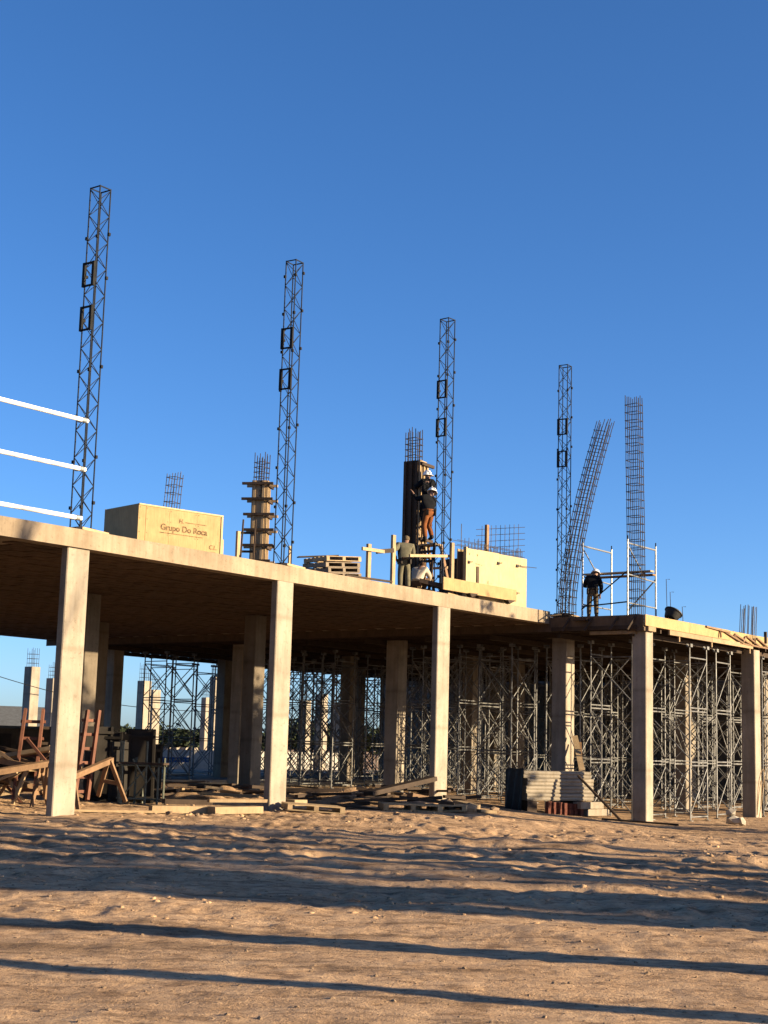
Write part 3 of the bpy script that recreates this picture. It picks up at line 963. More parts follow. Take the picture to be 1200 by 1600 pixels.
# ------------------------------------------------------------------ tall column form with workers
f2 = pixY(645, 905, 43.9); f2.z = ZS
f2top = pixY(645, 722, 43.9).z - ZS
print('form2 H', f2top)
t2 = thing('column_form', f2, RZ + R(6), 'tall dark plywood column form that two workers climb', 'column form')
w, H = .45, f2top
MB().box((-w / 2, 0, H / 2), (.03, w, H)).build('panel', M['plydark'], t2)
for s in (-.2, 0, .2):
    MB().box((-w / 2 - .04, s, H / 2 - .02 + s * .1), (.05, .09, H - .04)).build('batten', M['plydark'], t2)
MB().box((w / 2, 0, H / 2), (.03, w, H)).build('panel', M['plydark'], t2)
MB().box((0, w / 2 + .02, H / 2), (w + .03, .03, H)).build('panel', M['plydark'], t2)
MB().box((0, -w / 2 - .02, H / 2 + .02), (w + .03, .03, H)).build('panel', M['lumber'], t2)
for s, dz in ((-.21, .06), (.02, .03), (.23, -.05)):
    MB().box((s, -w / 2 - .06, H / 2 + dz), (.085, .05, H - .1)).build('batten', M['lumber'], t2)
for z in (.25, .75, 1.25, 1.75, H - .1):
    MB().box((.14, -w / 2 - .12, z), (.75, .07, .09)).build('yoke', M['lumber_dk'], t2)
tp = pixY(640, 674, 43.9)
cage('rebar_cage', (f2.x - .05, f2.y, ZS + H - .6), (f2.x - .06, f2.y, tp.z), .36, 4, .12, 'rebar cage sticking out of the tall dark column form', sp=.17)
# step trestle the climbers stand on
st = pixv(672, 905, 1.1); st.z = ZS
trs = thing('step_trestle', st, RZ, 'wooden step trestle under the climbing workers', 'trestle')
for (x0, x1) in ((-.25, -.12), (.35, .2)):
    for s in (-.3, .3):
        MB().beam((x0 * 2, s, 0), (x1, s * .75, 1.55), .06, .09).build('leg', M['lumber_or' if x0 > 0 else 'lumber_dk'], trs)
for k in range(5):
    f = (k + .5) / 5
    MB().beam((-.5 + .38 * f, -.31 + .06 * f, 1.5 * f), (-.5 + .38 * f, .31 - .06 * f, 1.5 * f), .04, .08).build('step', M['lumber_dk'], trs)
MB().box((.03, 0, 1.57), (.4, .55, .05)).build('platform', M['lumber'], trs)
for k in (.25, .6): MB().beam((.7 - .3 * k * 1.3, -.3, 1.55 * k), (.7 - .3 * k * 1.3, .3, 1.55 * k), .04, .07).build('rail', M['lumber'], trs)

# ------------------------------------------------------------------ deck scaffold
sc = thing('deck_scaffold', uv(1.2, -1.8, ZD), RZ, 'galvanised tube scaffold with plank around the straight rebar cage', 'scaffold')
def L(u, v, z): return (u - 1.2, v + 1.8, z)
HP = 2.42
for v in (-1.0, -2.6):
    for u in (.3, 2.25):
        MB().tube(L(u, v, -.28), L(u, v, HP), .03, 8).build('post', M['galv'], sc)
        MB().tube(L(u, v, HP), L(u, v, HP + .12), .02, 8).build('spigot', M['black'], sc)
    MB().tube(L(.3, v, HP - .12), L(2.25, v, HP - .12), .028, 8).build('top_bar', M['galv'], sc)
    MB().tube(L(.3, v, .42), L(2.25, v, .42), .024, 8).build('mid_bar', M['galv'], sc)
    MB().tube(L(.32, v, HP - .2), L(1.6, v, 1.25), .02, 8).build('brace', M['galv'], sc)
    MB().tube(L(.3, v, 1.32), L(2.25, v, 1.25), .024, 8).build('mid_bar', M['galv'], sc)
MB().tube(L(.3, -1.0, .35), L(.3, -2.6, .45), .022, 8).build('cross_brace', M['black'], sc)
MB().tube(L(.25, -1.0, .25), L(.25, -2.6, 1.4), .022, 8).build('cross_brace', M['black'], sc)
MB().tube(L(.3, -2.6, .15), L(2.25, -2.6, 1.35), .022, 8).build('brace', M['black'], sc)
MB().box(L(1.1, -1.85, 1.47), (.26, 2.4, .05)).build('plank', M['lumber'], sc)
MB().box(L(1.45, -1.85, 1.40), (.24, 2.2, .05)).build('plank', M['lumber_or'], sc)
# black tub
tb = pixY(1050, 960, 47.2); tb.z = ZD + .20
tub = thing('black_tub', tb, 0, 'black round mixing tub tipped on its side on the deck', 'tub', rot=(R(-24), R(24), R(-14)))
MB().lathe([(0, -.16), (.17, -.16), (.21, -.12), (.27, .1), (.285, .12), (.285, .135), (.26, .13), (.19, -.11), (.0, -.13)], 24).build('shell', M['rubber'], tub, smooth=True)
MB().lathe([(.275, .10), (.30, .11), (.30, .14), (.265, .14)], 24).build('rim', M['rubber'], tub)
c = tb.copy(); c.z = ZD - .26
single('timber_block', MB().box((0, 0, .14), (.16, .3, .28)), M['lumber_or'], 'small timber block propping the black tub', 'block', None, c, .4)

# ------------------------------------------------------------------ people
def skin_mesh(name, pts, edges, mat, root, sub=2):
    names = list(pts)
    ix = {n: i for i, n in enumerate(names)}
    me = bpy.data.meshes.new(name + '_sk')
    me.from_pydata([pts[n][0] for n in names], [(ix[a], ix[b]) for a, b in edges], [])
    ob = bpy.data.objects.new(name + '_sk', me)
    COL.objects.link(ob)
    sk = ob.modifiers.new('skin', 'SKIN')
    sk.use_smooth_shade = True
    lay = me.skin_vertices[0].data
    for n in names:
        r = pts[n][1]
        lay[ix[n]].radius = r if isinstance(r, tuple) else (r, r)
        lay[ix[n]].use_root = (n == root)
    sb = ob.modifiers.new('sub', 'SUBSURF')
    sb.levels = sub; sb.render_levels = sub
    dg = bpy.context.evaluated_depsgraph_get()
    out = bpy.data.meshes.new_from_object(ob.evaluated_get(dg))
    out.name = name
    bpy.data.objects.remove(ob)
    out.materials.clear(); out.materials.append(mat)
    out.polygons.foreach_set('use_smooth', [True] * len(out.polygons))
    return out
def person(loc, rz, P, label, jacket, trousers, helmet=True, belt=None, boots='boot', cuff=None):
    t = thing('person', loc, rz, label, 'person')
    V = {k: Vector(v) for k, v in P.items()}
    def attach(n, m, parent=t):
        o = bpy.data.objects.new(n, m); COL.objects.link(o); o.parent = parent
        return o
    hd = (V['head'] - V['neck']).normalized()
    fw = Vector(P.get('look', (0, 1, 0))).normalized()
    rt = fw.cross(Vector((0, 0, 1)))
    if rt.length < .1: rt = Vector((1, 0, 0))
    rt.normalize()
    b = {'pelvis': (V['pelvis'], (.14, .105)), 'spine': ((V['pelvis'] + V['chest']) / 2, (.135, .10)), 'chest': (V['chest'], (.15, .11)), 'neck': (V['neck'], .055),
         'head': (V['head'], (.075, .088)), 'crown': (V['head'] + hd * .10, (.062, .07)), 'nose': (V['head'] + fw * .105 - hd * .01, .016), 'chin': (V['head'] + fw * .07 - hd * .075, .035)}
    e = [('pelvis', 'spine'), ('spine', 'chest'), ('chest', 'neck'), ('neck', 'head'), ('head', 'crown'), ('head', 'nose'), ('head', 'chin')]
    for s in 'lr':
        sg = -1 if s == 'l' else 1
        b['ear' + s] = (V['head'] + rt * sg * .085, .018); e.append(('head', 'ear' + s))
        for j, r in (('sho', .06), ('elb', .043), ('wri', .028)):
            b[j + s] = (V[j + s], r)
        hv = (V['wri' + s] - V['elb' + s]).normalized()
        b['palm' + s] = (V['wri' + s] + hv * .075, (.038, .018))
        e += [('chest', 'sho' + s), ('sho' + s, 'elb' + s), ('elb' + s, 'wri' + s), ('wri' + s, 'palm' + s)]
        side = hv.cross(Vector((0, 0, 1)))
        if side.length < .3: side = hv.cross(Vector((0, 1, 0)))
        side.normalize()
        nrm = hv.cross(side)
        for i, (o_, ln) in enumerate(((-.03, .06), (-.01, .075), (.01, .07), (.03, .055))):
            k1 = V['wri' + s] + hv * .10 + side * o_
            b['f%d' % i + s] = (k1 + hv * ln * .5 + nrm * .008, .009)
            b['g%d' % i + s] = (k1 + hv * ln * .85 + nrm * .028, .008)
            e += [('palm' + s, 'f%d' % i + s), ('f%d' % i + s, 'g%d' % i + s)]
        b['th' + s] = (V['wri' + s] + hv * .06 - side * .045, .011)
        b['ti' + s] = (V['wri' + s] + hv * .095 - side * .055, .009)
        e += [('palm' + s, 'th' + s), ('th' + s, 'ti' + s)]
        for j, r in (('hip', .09), ('kne', .06), ('ank', .04), ('toe', .035)):
            b[j + s] = (V[j + s], r)
        e += [('pelvis', 'hip' + s), ('hip' + s, 'kne' + s), ('kne' + s, 'ank' + s), ('ank' + s, 'toe' + s)]
    body = attach('body', skin_mesh('body', b, e, M['skin'], 'pelvis', 1))
    # jacket
    hem = V['pelvis'] + (V['pelvis'] - V['chest']).normalized() * .04
    jv = {'hem': (hem, (.195, .15)), 'pelvis': (V['pelvis'] * .6 + V['chest'] * .4, (.185, .145)), 'chest': (V['chest'], (.195, .15)), 'collar': (V['neck'] * .75 + V['chest'] * .25, .085), 'collar2': (V['neck'], .07)}
    je = [('hem', 'pelvis'), ('pelvis', 'chest'), ('chest', 'collar'), ('collar', 'collar2')]
    for s in 'lr':
        jv['sho' + s] = (V['sho' + s], .098); jv['elb' + s] = (V['elb' + s], .074); jv['wri' + s] = (V['wri' + s], .052)
        jv['mid' + s] = (V['elb' + s] * .45 + V['wri' + s] * .55 + Vector((.006, .004, -.008)), .060)
        je += [('chest', 'sho' + s), ('sho' + s, 'elb' + s), ('elb' + s, 'mid' + s), ('mid' + s, 'wri' + s)]
    jk = attach('jacket', skin_mesh('jacket', jv, je, M[jacket], 'pelvis'))
    tv = {'waist': (V['pelvis'] + (V['chest'] - V['pelvis']) * .12, (.165, .13)), 'pelvis': (V['pelvis'] - Vector((0, 0, .02)), (.17, .135))}
    te = [('waist', 'pelvis')]
    for s in 'lr':
        tv['hip' + s] = (V['hip' + s] - Vector((0, 0, .05)), .108); tv['kne' + s] = (V['kne' + s], .083); tv['ank' + s] = (V['ank' + s] + (V['kne' + s] - V['ank' + s]) * .12, .072)
        tv['cal' + s] = ((V['kne' + s] + V['ank' + s]) / 2 + Vector((0, -.012, 0)), .078)
        te += [('pelvis', 'hip' + s), ('hip' + s, 'kne' + s), ('kne' + s, 'cal' + s), ('cal' + s, 'ank' + s)]
    attach('trousers', skin_mesh('trousers', tv, te, M[trousers], 'pelvis'))
    for s in 'lr':
        heel = V['ank' + s] + (V['ank' + s] - V['toe' + s]).normalized() * .05 - Vector((0, 0, .03))
        bv = {'shaft': (V['ank' + s] + (V['kne' + s] - V['ank' + s]).normalized() * .12, .062), 'ank': (V['ank' + s], .06), 'heel': (heel, .045), 'ball': (V['ank' + s] * .35 + V['toe' + s] * .65, (.05, .045)), 'toe': (V['toe' + s], (.045, .035))}
        attach('boot', skin_mesh('boot', bv, [('shaft', 'ank'), ('ank', 'heel'), ('ank', 'ball'), ('ball', 'toe')], M[boots], 'ank', 1))
    q = Vector((0, 0, 1)).rotation_difference(hd)
    HM = Matrix.Translation(V['head'] + hd * .035) @ Matrix((rt, fw, rt.cross(fw))).transposed().to_4x4()
    if helmet is True:
        prof = [(.135, .0), (.132, .03), (.12, .075), (.095, .112), (.055, .135), (.0, .143)]
        h = MB().lathe(prof, 18, M=HM).build('helmet', M['helmet'], t, smooth=True)
        mb = MB(); n = 18; vs = []
        for j in range(n):
            a = 2 * math.pi * j / n
            ext = .02 + .05 * max(0, math.sin(a)) ** 2
            for rr, z in ((.13, .006), (.135 + ext, -.004), (.135 + ext, -.014), (.13, -.006)):
                vs.append(HM @ Vector((rr * math.cos(a), rr * math.sin(a) * 1.02, z)))
        mb.add(vs, [(j * 4 + k, ((j + 1) % n) * 4 + k, ((j + 1) % n) * 4 + (k + 1) % 4, j * 4 + (k + 1) % 4) for j in range(n) for k in range(4)])
        mb.build('brim', M['helmet'], h)
        MB().box((0, 0, 0), (.03, .2, .012), M=HM @ Matrix.Translation((0, 0, .138))).build('ridge', M['helmet'], h)
    else:
        prof = [(.088, -.03), (.1, .0), (.098, .04), (.085, .075), (.05, .10), (.0, .108)]
        MB().lathe(prof, 16, M=HM @ Matrix.Translation((0, -.014, 0))).build('hair' if helmet is False else 'cap', M['hair'] if helmet is False else M[helmet], t, smooth=True)
    for s in (-1, 1):      # eyes
        c = V['head'] + fw * .083 + rt * s * .03 + hd * .012
        mb = MB(); rock(mb, c, .010, (1, 1, 1)); mb.build('eye', M['hair'], t)
    if belt:
        c = V['pelvis'] + (V['chest'] - V['pelvis']) * .1
        bl = MB().lathe([(.175, -.03), (.182, 0), (.175, .03), (.165, .03), (.165, -.03)], 18, M=Matrix.Translation(c) @ Matrix.Diagonal((1.05, .86, 1, 1)))
        bo = bl.build('tool_belt', M[belt], t)
        for a in (-.9, 2.4, 3.9):
            MB().box(c + Vector((.19 * math.cos(a), .16 * math.sin(a), -.08)), (.09, .07, .16), a).build('pouch', M['boot'], bo)
    return t
STAND = dict(pelvis=(0, 0, .95), chest=(0, 0, 1.33), neck=(0, .01, 1.49), head=(0, .03, 1.60), shol=(-.19, 0, 1.41), shor=(.19, 0, 1.41), elbl=(-.25, -.03, 1.13), elbr=(.25, -.03, 1.13),
             wril=(-.24, .08, .90), wrir=(.24, .08, .90), hipl=(-.09, 0, .90), hipr=(.09, 0, .90), knel=(-.11, .03, .50), kner=(.11, .03, .50), ankl=(-.12, -.02, .10), ankr=(.12, -.02, .10), toel=(-.14, .15, .04), toer=(.14, .15, .04), look=(0, 1, -.05))
def P_(**k):
    d = dict(STAND); d.update(k); return d
fa = math.atan2(.6, -.8) - math.pi / 2      # facing the slab interior (+v)
p = pixv(631, 915, .95); p.z = ZS
person(p, R(12), P_(pelvis=(0, -.04, .93), chest=(.05, .10, 1.29), neck=(.07, .17, 1.44), elbl=(-.40, -.12, 1.14), wril=(-.24, .06, .97), elbr=(.27, .06, 1.13), wrir=(.24, .26, 1.02), head=(.09, .23, 1.54), look=(.3, 1, -.15), shol=(-.15, .09, 1.37), shor=(.25, .11, 1.36)),
       'person standing with back turned, olive jacket, hand on hip, at slab edge', 'olive', 'olive', helmet='khaki', belt='brownc')
p = pixv(652, 915, .8); p.z = ZS
person(p, R(-25), P_(pelvis=(0, -.05, .36), chest=(0, .17, .66), neck=(0, .27, .78), head=(0, .35, .83), shol=(-.18, .2, .72), shor=(.18, .2, .72), elbl=(-.24, .35, .52), elbr=(.24, .35, .52), wril=(-.12, .52, .38), wrir=(.12, .52, .38),
       hipl=(-.1, -.02, .34), hipr=(.1, -.02, .34), knel=(-.2, .33, .44), kner=(.2, .33, .44), ankl=(-.15, .05, .1), ankr=(.15, .05, .1), toel=(-.17, .22, .04), toer=(.17, .22, .04), look=(0, 1, -.5)),
       'person crouching in cream shirt and brown trousers beside the standing worker', 'cream', 'brownc', helmet='brownc')
Yc = 42.95
p = pixY(669, 848, Yc)
person(p, R(38), P_(pelvis=(.0, 0, .93), chest=(.06, .12, 1.27), neck=(.12, .10, 1.42), head=(.17, .09, 1.52), shol=(-.13, .16, 1.36), shor=(.25, .08, 1.33), elbl=(-.20, .32, 1.30), wril=(-.27, .40, 1.48), elbr=(.28, .26, 1.14), wrir=(.12, .36, 1.28),
       hipl=(-.09, 0, .90), hipr=(.09, 0, .90), knel=(-.13, .06, .50), kner=(.12, .14, .54), ankl=(-.16, -.06, .08), ankr=(.13, -.02, .16), toel=(-.17, .11, .03), toer=(.13, .15, .13), look=(.75, .5, -.35)),
       'person on the trestle in dark jacket and rust orange trousers reaching to the form', 'navy', 'rust', True, 'rust')
p = pixY(667, 826, Yc + .5)
person(p, R(25), P_(head=(.0, .04, 1.60), elbl=(-.3, .2, 1.25), wril=(-.2, .42, 1.4), elbr=(.28, .2, 1.2), wrir=(.2, .4, 1.3), look=(.85, -.25, -.05), knel=(-.08, .22, .56), kner=(.08, .22, .56)),
       'person highest on the tall column form, white helmet, face turned right', 'navy', 'navy', True)
p = uv(.42, -1.18, ZD - .28)
p = pixY(926, 962, p.y); p.z = ZD - .06
person(p, R(-8), P_(chest=(.02, .10, 1.28), neck=(.05, .2, 1.41), head=(.08, .27, 1.49), shol=(-.17, .1, 1.34), shor=(.2, .12, 1.34), elbl=(-.27, .2, 1.10), elbr=(.27, .1, 1.06), wril=(-.16, .42, 1.12), wrir=(.24, .22, .84), look=(.15, 1, -.6)),
       'person in dark jacket and white helmet bent over the plank on the right deck', 'navy', 'khaki', True, 'boot')
single('duckboard', MB().box((0, 0, 0), (1.6, .5, .05)), M['lumber_dk'], 'dark duckboard under the worker on the right deck', 'board', None, (p.x, p.y + .1, ZD - .115), RZ)

# ------------------------------------------------------------------ clutter at the foot of the building
def gpt(x, y, Yd):
    p = pixY(x, y, Yd)
    p.z = g1(p.x, p.y)
    return p
# sawhorses heaped left of the first column
def sawhorse(loc, rot, mat, lab, L_=1.7, H_=.95):
    t = thing('sawhorse', loc, 0, lab, 'sawhorse', 'wooden sawhorses heaped at the left', rot=rot)
    MB().box((0, 0, H_), (L_, .1, .13)).build('beam', M[mat], t)
    for s in (-1, 1):
        for q in (-1, 1):
            MB().beam((s * (L_ / 2 - .12), q * .03, H_ + .02), (s * (L_ / 2 + .05), q * .38, 0), .05, .1, (0, 1, 0)).build('leg', M[mat], t)
        MB().box((s * (L_ / 2 - .02), 0, .42), (.03, .55, .09)).build('crosspiece', M[mat], t)
    return t
for (x, y, Yd, rot, m, lab, hz_) in (
    (28, 1262, 33.5, (R(14), R(-9), .75), 'lumber_or', 'upright sawhorse at the front of the heap by the left edge', 0),
    (10, 1262, 34.6, (0, R(8), -.35), 'lumber_or', 'sawhorse half cut by the left picture edge', 0),
    (52, 1262, 35.4, (R(38), 0, .9), 'lumber', 'tipped sawhorse behind the front one in the left heap', .1),
    (20, 1215, 35.2, (R(150), R(15), .3), 'lumber_or', 'overturned sawhorse on top of the left heap', 1.35),
    (58, 1205, 35.8, (R(75), R(-10), -.2), 'lumber', 'sawhorse lying on its side atop the left heap', .95),
    (140, 1262, 34.4, (R(8), R(-14), 1.15), 'lumber_or', 'sawhorse just right of the leftmost slab column', 0)):
    p = gpt(x, y, Yd); p.z += hz_
    sawhorse(p, rot, m, lab)
rh = random.Random(31)
for k in range(16):
    c = gpt(rh.uniform(-6, 78), 1262, rh.uniform(34.2, 37))
    c.z += rh.uniform(.1, 1.25)
    an = rh.uniform(-1.0, 1.2); Lp = rh.uniform(.9, 2.0)
    d = Vector((math.cos(an), rh.uniform(-.4, .4), math.sin(an) * .75)) * Lp / 2
    if c.z - abs(d.z) < 0: c.z = abs(d.z) + .05
    single('loose_strut', MB().beam(c - d, c + d, .06, .1, (0, 1, 0)), M[rh.choice(('lumber_or', 'lumber', 'lumber_dk', 'redwood'))], 'loose timber strut jumbled in the sawhorse heap at the left', 'strut', 'loose struts in the sawhorse heap')
# reddish ladders
def lad_px(x0, y0, Y0, x1, y1, Y1, side, width, rungs, mat, lab):
    a, b = pixY(x0, y0, Y0), pixY(x1, y1, Y1)
    ladder('wooden_ladder', a, b, side, width, rungs, mat, lab, 'wooden ladders stacked at the left', .11)
lad_px(36, 1250, 34.5, 54, 1108, 35.3, (.97, .1, 0), .46, 5, 'redwood', 'reddish ladder leaning left of the leftmost slab column')
lad_px(68, 1250, 35.4, 80, 1120, 36, (.97, .15, 0), .44, 5, 'lumber_dk', 'dark ladder behind the reddish one left of the column')
lad_px(126, 1250, 34.8, 146, 1110, 35.4, (.75, .65, 0), .34, 6, 'redwood', 'narrow reddish ladder right of the leftmost slab column')
# dark panels and frames racked under the slab
rk = random.Random(11)
M['panel'] = wood('tarred_panel', (.05, .043, .037), .6)
for k in range(9):
    x = 150 + k * 10 + rk.uniform(-3, 3)
    p = gpt(x, 1252, 38.6 + rk.uniform(-.6, 1.2))
    h, w_ = rk.uniform(1.5, 1.95), rk.uniform(.5, .95)
    t = thing('form_panel', p, 0, 'dark formwork panel leaning in the rack under the slab at left', 'form panel', 'dark form panels racked under the slab', rot=(R(rk.uniform(-9, 9)), 0, rk.uniform(-.5, .9)))
    MB().box((0, 0, h / 2), (w_, .03, h)).build('sheet', M['panel'], t)
    for s in (-1, 1): MB().box((s * (w_ / 2 - .04), -.04, h / 2), (.06, .05, h)).build('stud', M['panel'], t)
    for z in (.15, h * .5, h - .15): MB().box((0, -.085, z), (w_, .04, .07)).build('rail', M['panel'], t)
M['green'] = plain('greenish_steel', (.17, .19, .145), .6, .2, .4, 8)
for i, (x, Yd, rz_, lab) in enumerate(((205, 37.8, .3, 'left greenish steel trestle frame under the slab'), (232, 38.0, -.2, 'right greenish steel trestle frame under the slab'))):
    p = gpt(x, 1255, Yd)
    t = thing('trestle_frame', p, rz_, lab, 'trestle', 'greenish trestle frames')
    for sx in (-.3, .3):
        for sy in (-.22, .22): MB().tube((sx, sy, 0), (sx, sy, 1.55 - .4 * i), .03, 6).build('leg', M['green'], t)
    for z in (.12, .95):
        for sy in (-.22, .22): MB().tube((-.36, sy, z), (.36, sy, z), .026, 6).build('bar', M['green'], t)
    MB().tube((-.3, -.22, .15), (.3, -.22, .9), .02, 6).build('brace', M['green'], t)
    MB().tube((.3, -.22, .55), (-.05, -.25, 1.1), .025, 6).build('brace', M['green'], t)
    MB().box((0, 0, 1.0), (.8, .55, .05)).build('top', M['lumber_dk'], t)

# precast block stack
pb = gpt(868, 1270, 46.0)
def precast_mesh(L_):
    prof = [(-.17, 0), (.17, 0), (.19, .04), (.17, .09), (.20, .14), (.19, .19), (.15, .215), (-.15, .215), (-.19, .19), (-.20, .14), (-.17, .09), (-.19, .04)]
    n = len(prof)
    vs = [(x, y, z) for x in (-L_ / 2, L_ / 2) for (y, z) in prof]
    return MB().add(vs, [tuple(range(n)), tuple(reversed(range(n, 2 * n)))] + [(i, i + n, (i + 1) % n + n, (i + 1) % n) for i in range(n)])
pm = precast_mesh(2.5).mesh('precast_beam', M['precast'])
zb = pb.z + .42
for k in range(4):
    for j in range(2):
        o = bpy.data.objects.new('precast_beam', pm); COL.objects.link(o)
        ca, sa = math.cos(RZ - .42), math.sin(RZ - .42)
        q = pb + Vector((ca, sa, 0)) * rk.uniform(-.07, .07) + Vector((-sa, ca, 0)) * (j * .43)
        o.location = (q.x, q.y, zb + k * .222); o.rotation_euler = (0, 0, RZ + rk.uniform(-.015, .015) - .42)
        tag(o, ['precast concrete beam in the front row of the pale stack', 'precast concrete beam in the middle row of the pale stack', 'precast concrete beam in the back row of the pale stack'][j] + ', course %s' % ['one from the ground', 'two from the ground', 'three from the ground', 'four, the top'][k], 'concrete beam', 'precast concrete beams in the stack')
for s, lab in ((-1.0, 'left dark timber bearer under the precast beam stack'), (1.0, 'right dark timber bearer under the precast beam stack')):
    q = pb + Vector((math.cos(RZ - .42), math.sin(RZ - .42), 0)) * s * .9 + EV * .24
    single('bearer', MB().box((0, 0, .2), (.35, .8, .41)), M['lumber_dk'], lab, 'bearer', 'bearers under the precast beams', (q.x, q.y, pb.z), RZ - .42)
for k in range(14):
    i, j = k % 7, k // 7
    q = pb + Vector((math.cos(RZ - .42), math.sin(RZ - .42), 0)) * (-.62 + i * .2) + EV * (-.34 + .02 * rk.random())
    single('brick', MB().box((0, 0, .09), (.19, .12, .18)), M['brick'], 'red brick set on end in the %s row below the precast stack' % ('lower' if j == 0 else 'upper'), 'brick', 'red bricks below the precast beams', (q.x, q.y, g1(q.x, q.y) + .0 + j * .185), RZ + rk.uniform(-.08, .08))
for (du, dz, lab) in ((.95, .2, 'upper pale concrete block right of the red bricks'), (1.35, 0.0, 'lower pale concrete block right of the red bricks')):
    q = pb + EU * du + EV * (-.62)
    single('concrete_block', MB().box((0, 0, .1), (1.15, .3, .2)), M['precast'], lab, 'concrete block', 'pale concrete blocks', (q.x, q.y, g1(q.x, q.y) + .06 + dz), RZ - .15)
# black sheet added to make the left end of the stack dark
sh = thing('dark_end_sheet', pb + Vector((math.cos(RZ - .42), math.sin(RZ - .42), 0)) * -1.36 + Vector((-math.sin(RZ - .42), math.cos(RZ - .42), 0)) * .22, RZ - .42, 'black sheet added to darken the left end of the precast stack', 'plastic sheet')
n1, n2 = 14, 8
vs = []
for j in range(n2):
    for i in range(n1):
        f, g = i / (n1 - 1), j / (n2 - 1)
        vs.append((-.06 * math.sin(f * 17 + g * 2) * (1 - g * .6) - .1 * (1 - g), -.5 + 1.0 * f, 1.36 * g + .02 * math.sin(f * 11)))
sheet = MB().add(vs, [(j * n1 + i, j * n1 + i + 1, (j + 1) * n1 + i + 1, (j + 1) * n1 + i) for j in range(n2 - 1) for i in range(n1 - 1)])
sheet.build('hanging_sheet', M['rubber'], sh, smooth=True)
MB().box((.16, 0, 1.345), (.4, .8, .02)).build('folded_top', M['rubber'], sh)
a, b = gpt(972, 1280, 45.0), pixY(903, 1212, 45.6)
single('leaning_pole', MB().tube(a, b, .04, 8), M['lumber_dk'], 'dark pole leaning against the right side of the precast stack', 'pole')
a, b = gpt(925, 1275, 46.6), pixY(898, 1150, 48.1)
single('leaning_plank', MB().beam(a, b, .18, .05, (0, 1, 0)), M['lumber'], 'pale plank leaning on the column behind the precast stack', 'plank')
a, b = gpt(912, 1275, 46.8), pixY(905, 1160, 48.2)
single('leaning_plank', MB().beam(a, b, .14, .05, (0, 1, 0)), M['lumber_or'], 'narrow tan plank leaning beside the paler plank on the column', 'plank')

# pallets, planks and rubble along the slab foot
p = gpt(488, 1272, 36.2); pallet(p, (0, R(3), .2), 'worn pallet lying on the dirt right of the second column', None, 'lumber', sc=1.15)
p = gpt(640, 1272, 38.4); pallet(p, (0, R(1), .12), 'pallet platform lying on the dirt before the third column', None, 'lumber', sc=1.25)
p = gpt(690, 1272, 38.8); pallet(p, (0, R(-2), -.1), 'pallet overlapping the one before the third column', None, 'lumber', sc=1.1)
def plank(x0, x1, y, Y0, Y1, w_, h_, mat, lab, dz0=0.0, dz1=0.0, name='loose_plank'):
    a, b = gpt(x0, y, Y0), gpt(x1, y, Y1)
    a.z += h_ / 2 + dz0 + .01; b.z += h_ / 2 + dz1 + .01
    single(name, MB().beam(a, b, w_, h_, jit=.006), M[mat], lab, 'plank', 'planks lying along the foot of the building')
plank(110, 245, 1268, 32.6, 33.2, .16, .05, 'lumber', 'long pale plank on the dirt right of the leftmost column')
plank(235, 330, 1266, 33.6, 34.2, .3, .16, 'lumber', 'thick timber balk lying between the first two columns')
plank(330, 405, 1268, 33.8, 34.6, .35, .16, 'lumber', 'thick timber balk lying just left of the second column')
plank(325, 415, 1262, 35.0, 35.6, .2, .07, 'lumber', 'pale plank propped above the balks left of the second column', .2, .22)
plank(255, 330, 1262, 35.8, 36.3, .25, .12, 'lumber_dk', 'dark balk behind the pale balks between first two columns', .1, .1)
plank(575, 675, 1256, 40, 41.8, .35, .12, 'lumber_dk', 'dark heavy board slanting up over the debris before the third column', .25, .68)
plank(560, 640, 1256, 41, 41.6, .28, .1, 'lumber_dk', 'dark board under the slanting board before the third column', .15, .2)
plank(640, 680, 1262, 40.2, 40.6, .3, .12, 'lumber_or', 'reddish board stub under the slanting board', .25, .12)
plank(715, 745, 1268, 39.6, 39.2, .3, .16, 'lumber', 'short pale board end right of the pallet platform', .1, .02)
plank(745, 770, 1275, 39.2, 39.5, .35, .08, 'lumber', 'small pale board lying flat near the precast stack')
plank(448, 470, 1262, 37.4, 37.0, .4, .14, 'lumber', 'short pale balk at the foot of the second column', .1, .1)
plank(940, 1060, 1280, 44.4, 44.1, .2, .05, 'lumber_dk', 'dark board on the dirt in front of the near corner column')
rq = random.Random(23)
for k in range(70):
    x = rq.choice((rq.uniform(245, 420), rq.uniform(455, 720), rq.uniform(455, 720)))
    Yd = rq.uniform(38.6, 46)
    p = gpt(x, 1250, Yd)
    an = rq.uniform(-.9, .9); Lp = rq.uniform(.5, 1.7)
    d = Vector((math.cos(an), math.sin(an) * .8, rq.uniform(-.12, .12))) * Lp / 2
    zc = p.z + rq.uniform(.08, .5) * (1 - abs((Yd - 42) / 5) * .6)
    c = Vector((p.x, p.y, zc))
    side_ = 'between the first and second columns' if x < 430 else 'between the second and third columns'
    single('scrap_board', MB().beam(c - d, c + d, rq.uniform(.08, .24), rq.uniform(.03, .09), jit=.008), M[rq.choice(('lumber_dk', 'lumber_dk', 'lumber_dk', 'plyold', 'lumber'))],
           'scrap board in the dark heap of debris ' + side_, 'scrap board', 'scrap boards in the debris heap ' + side_)
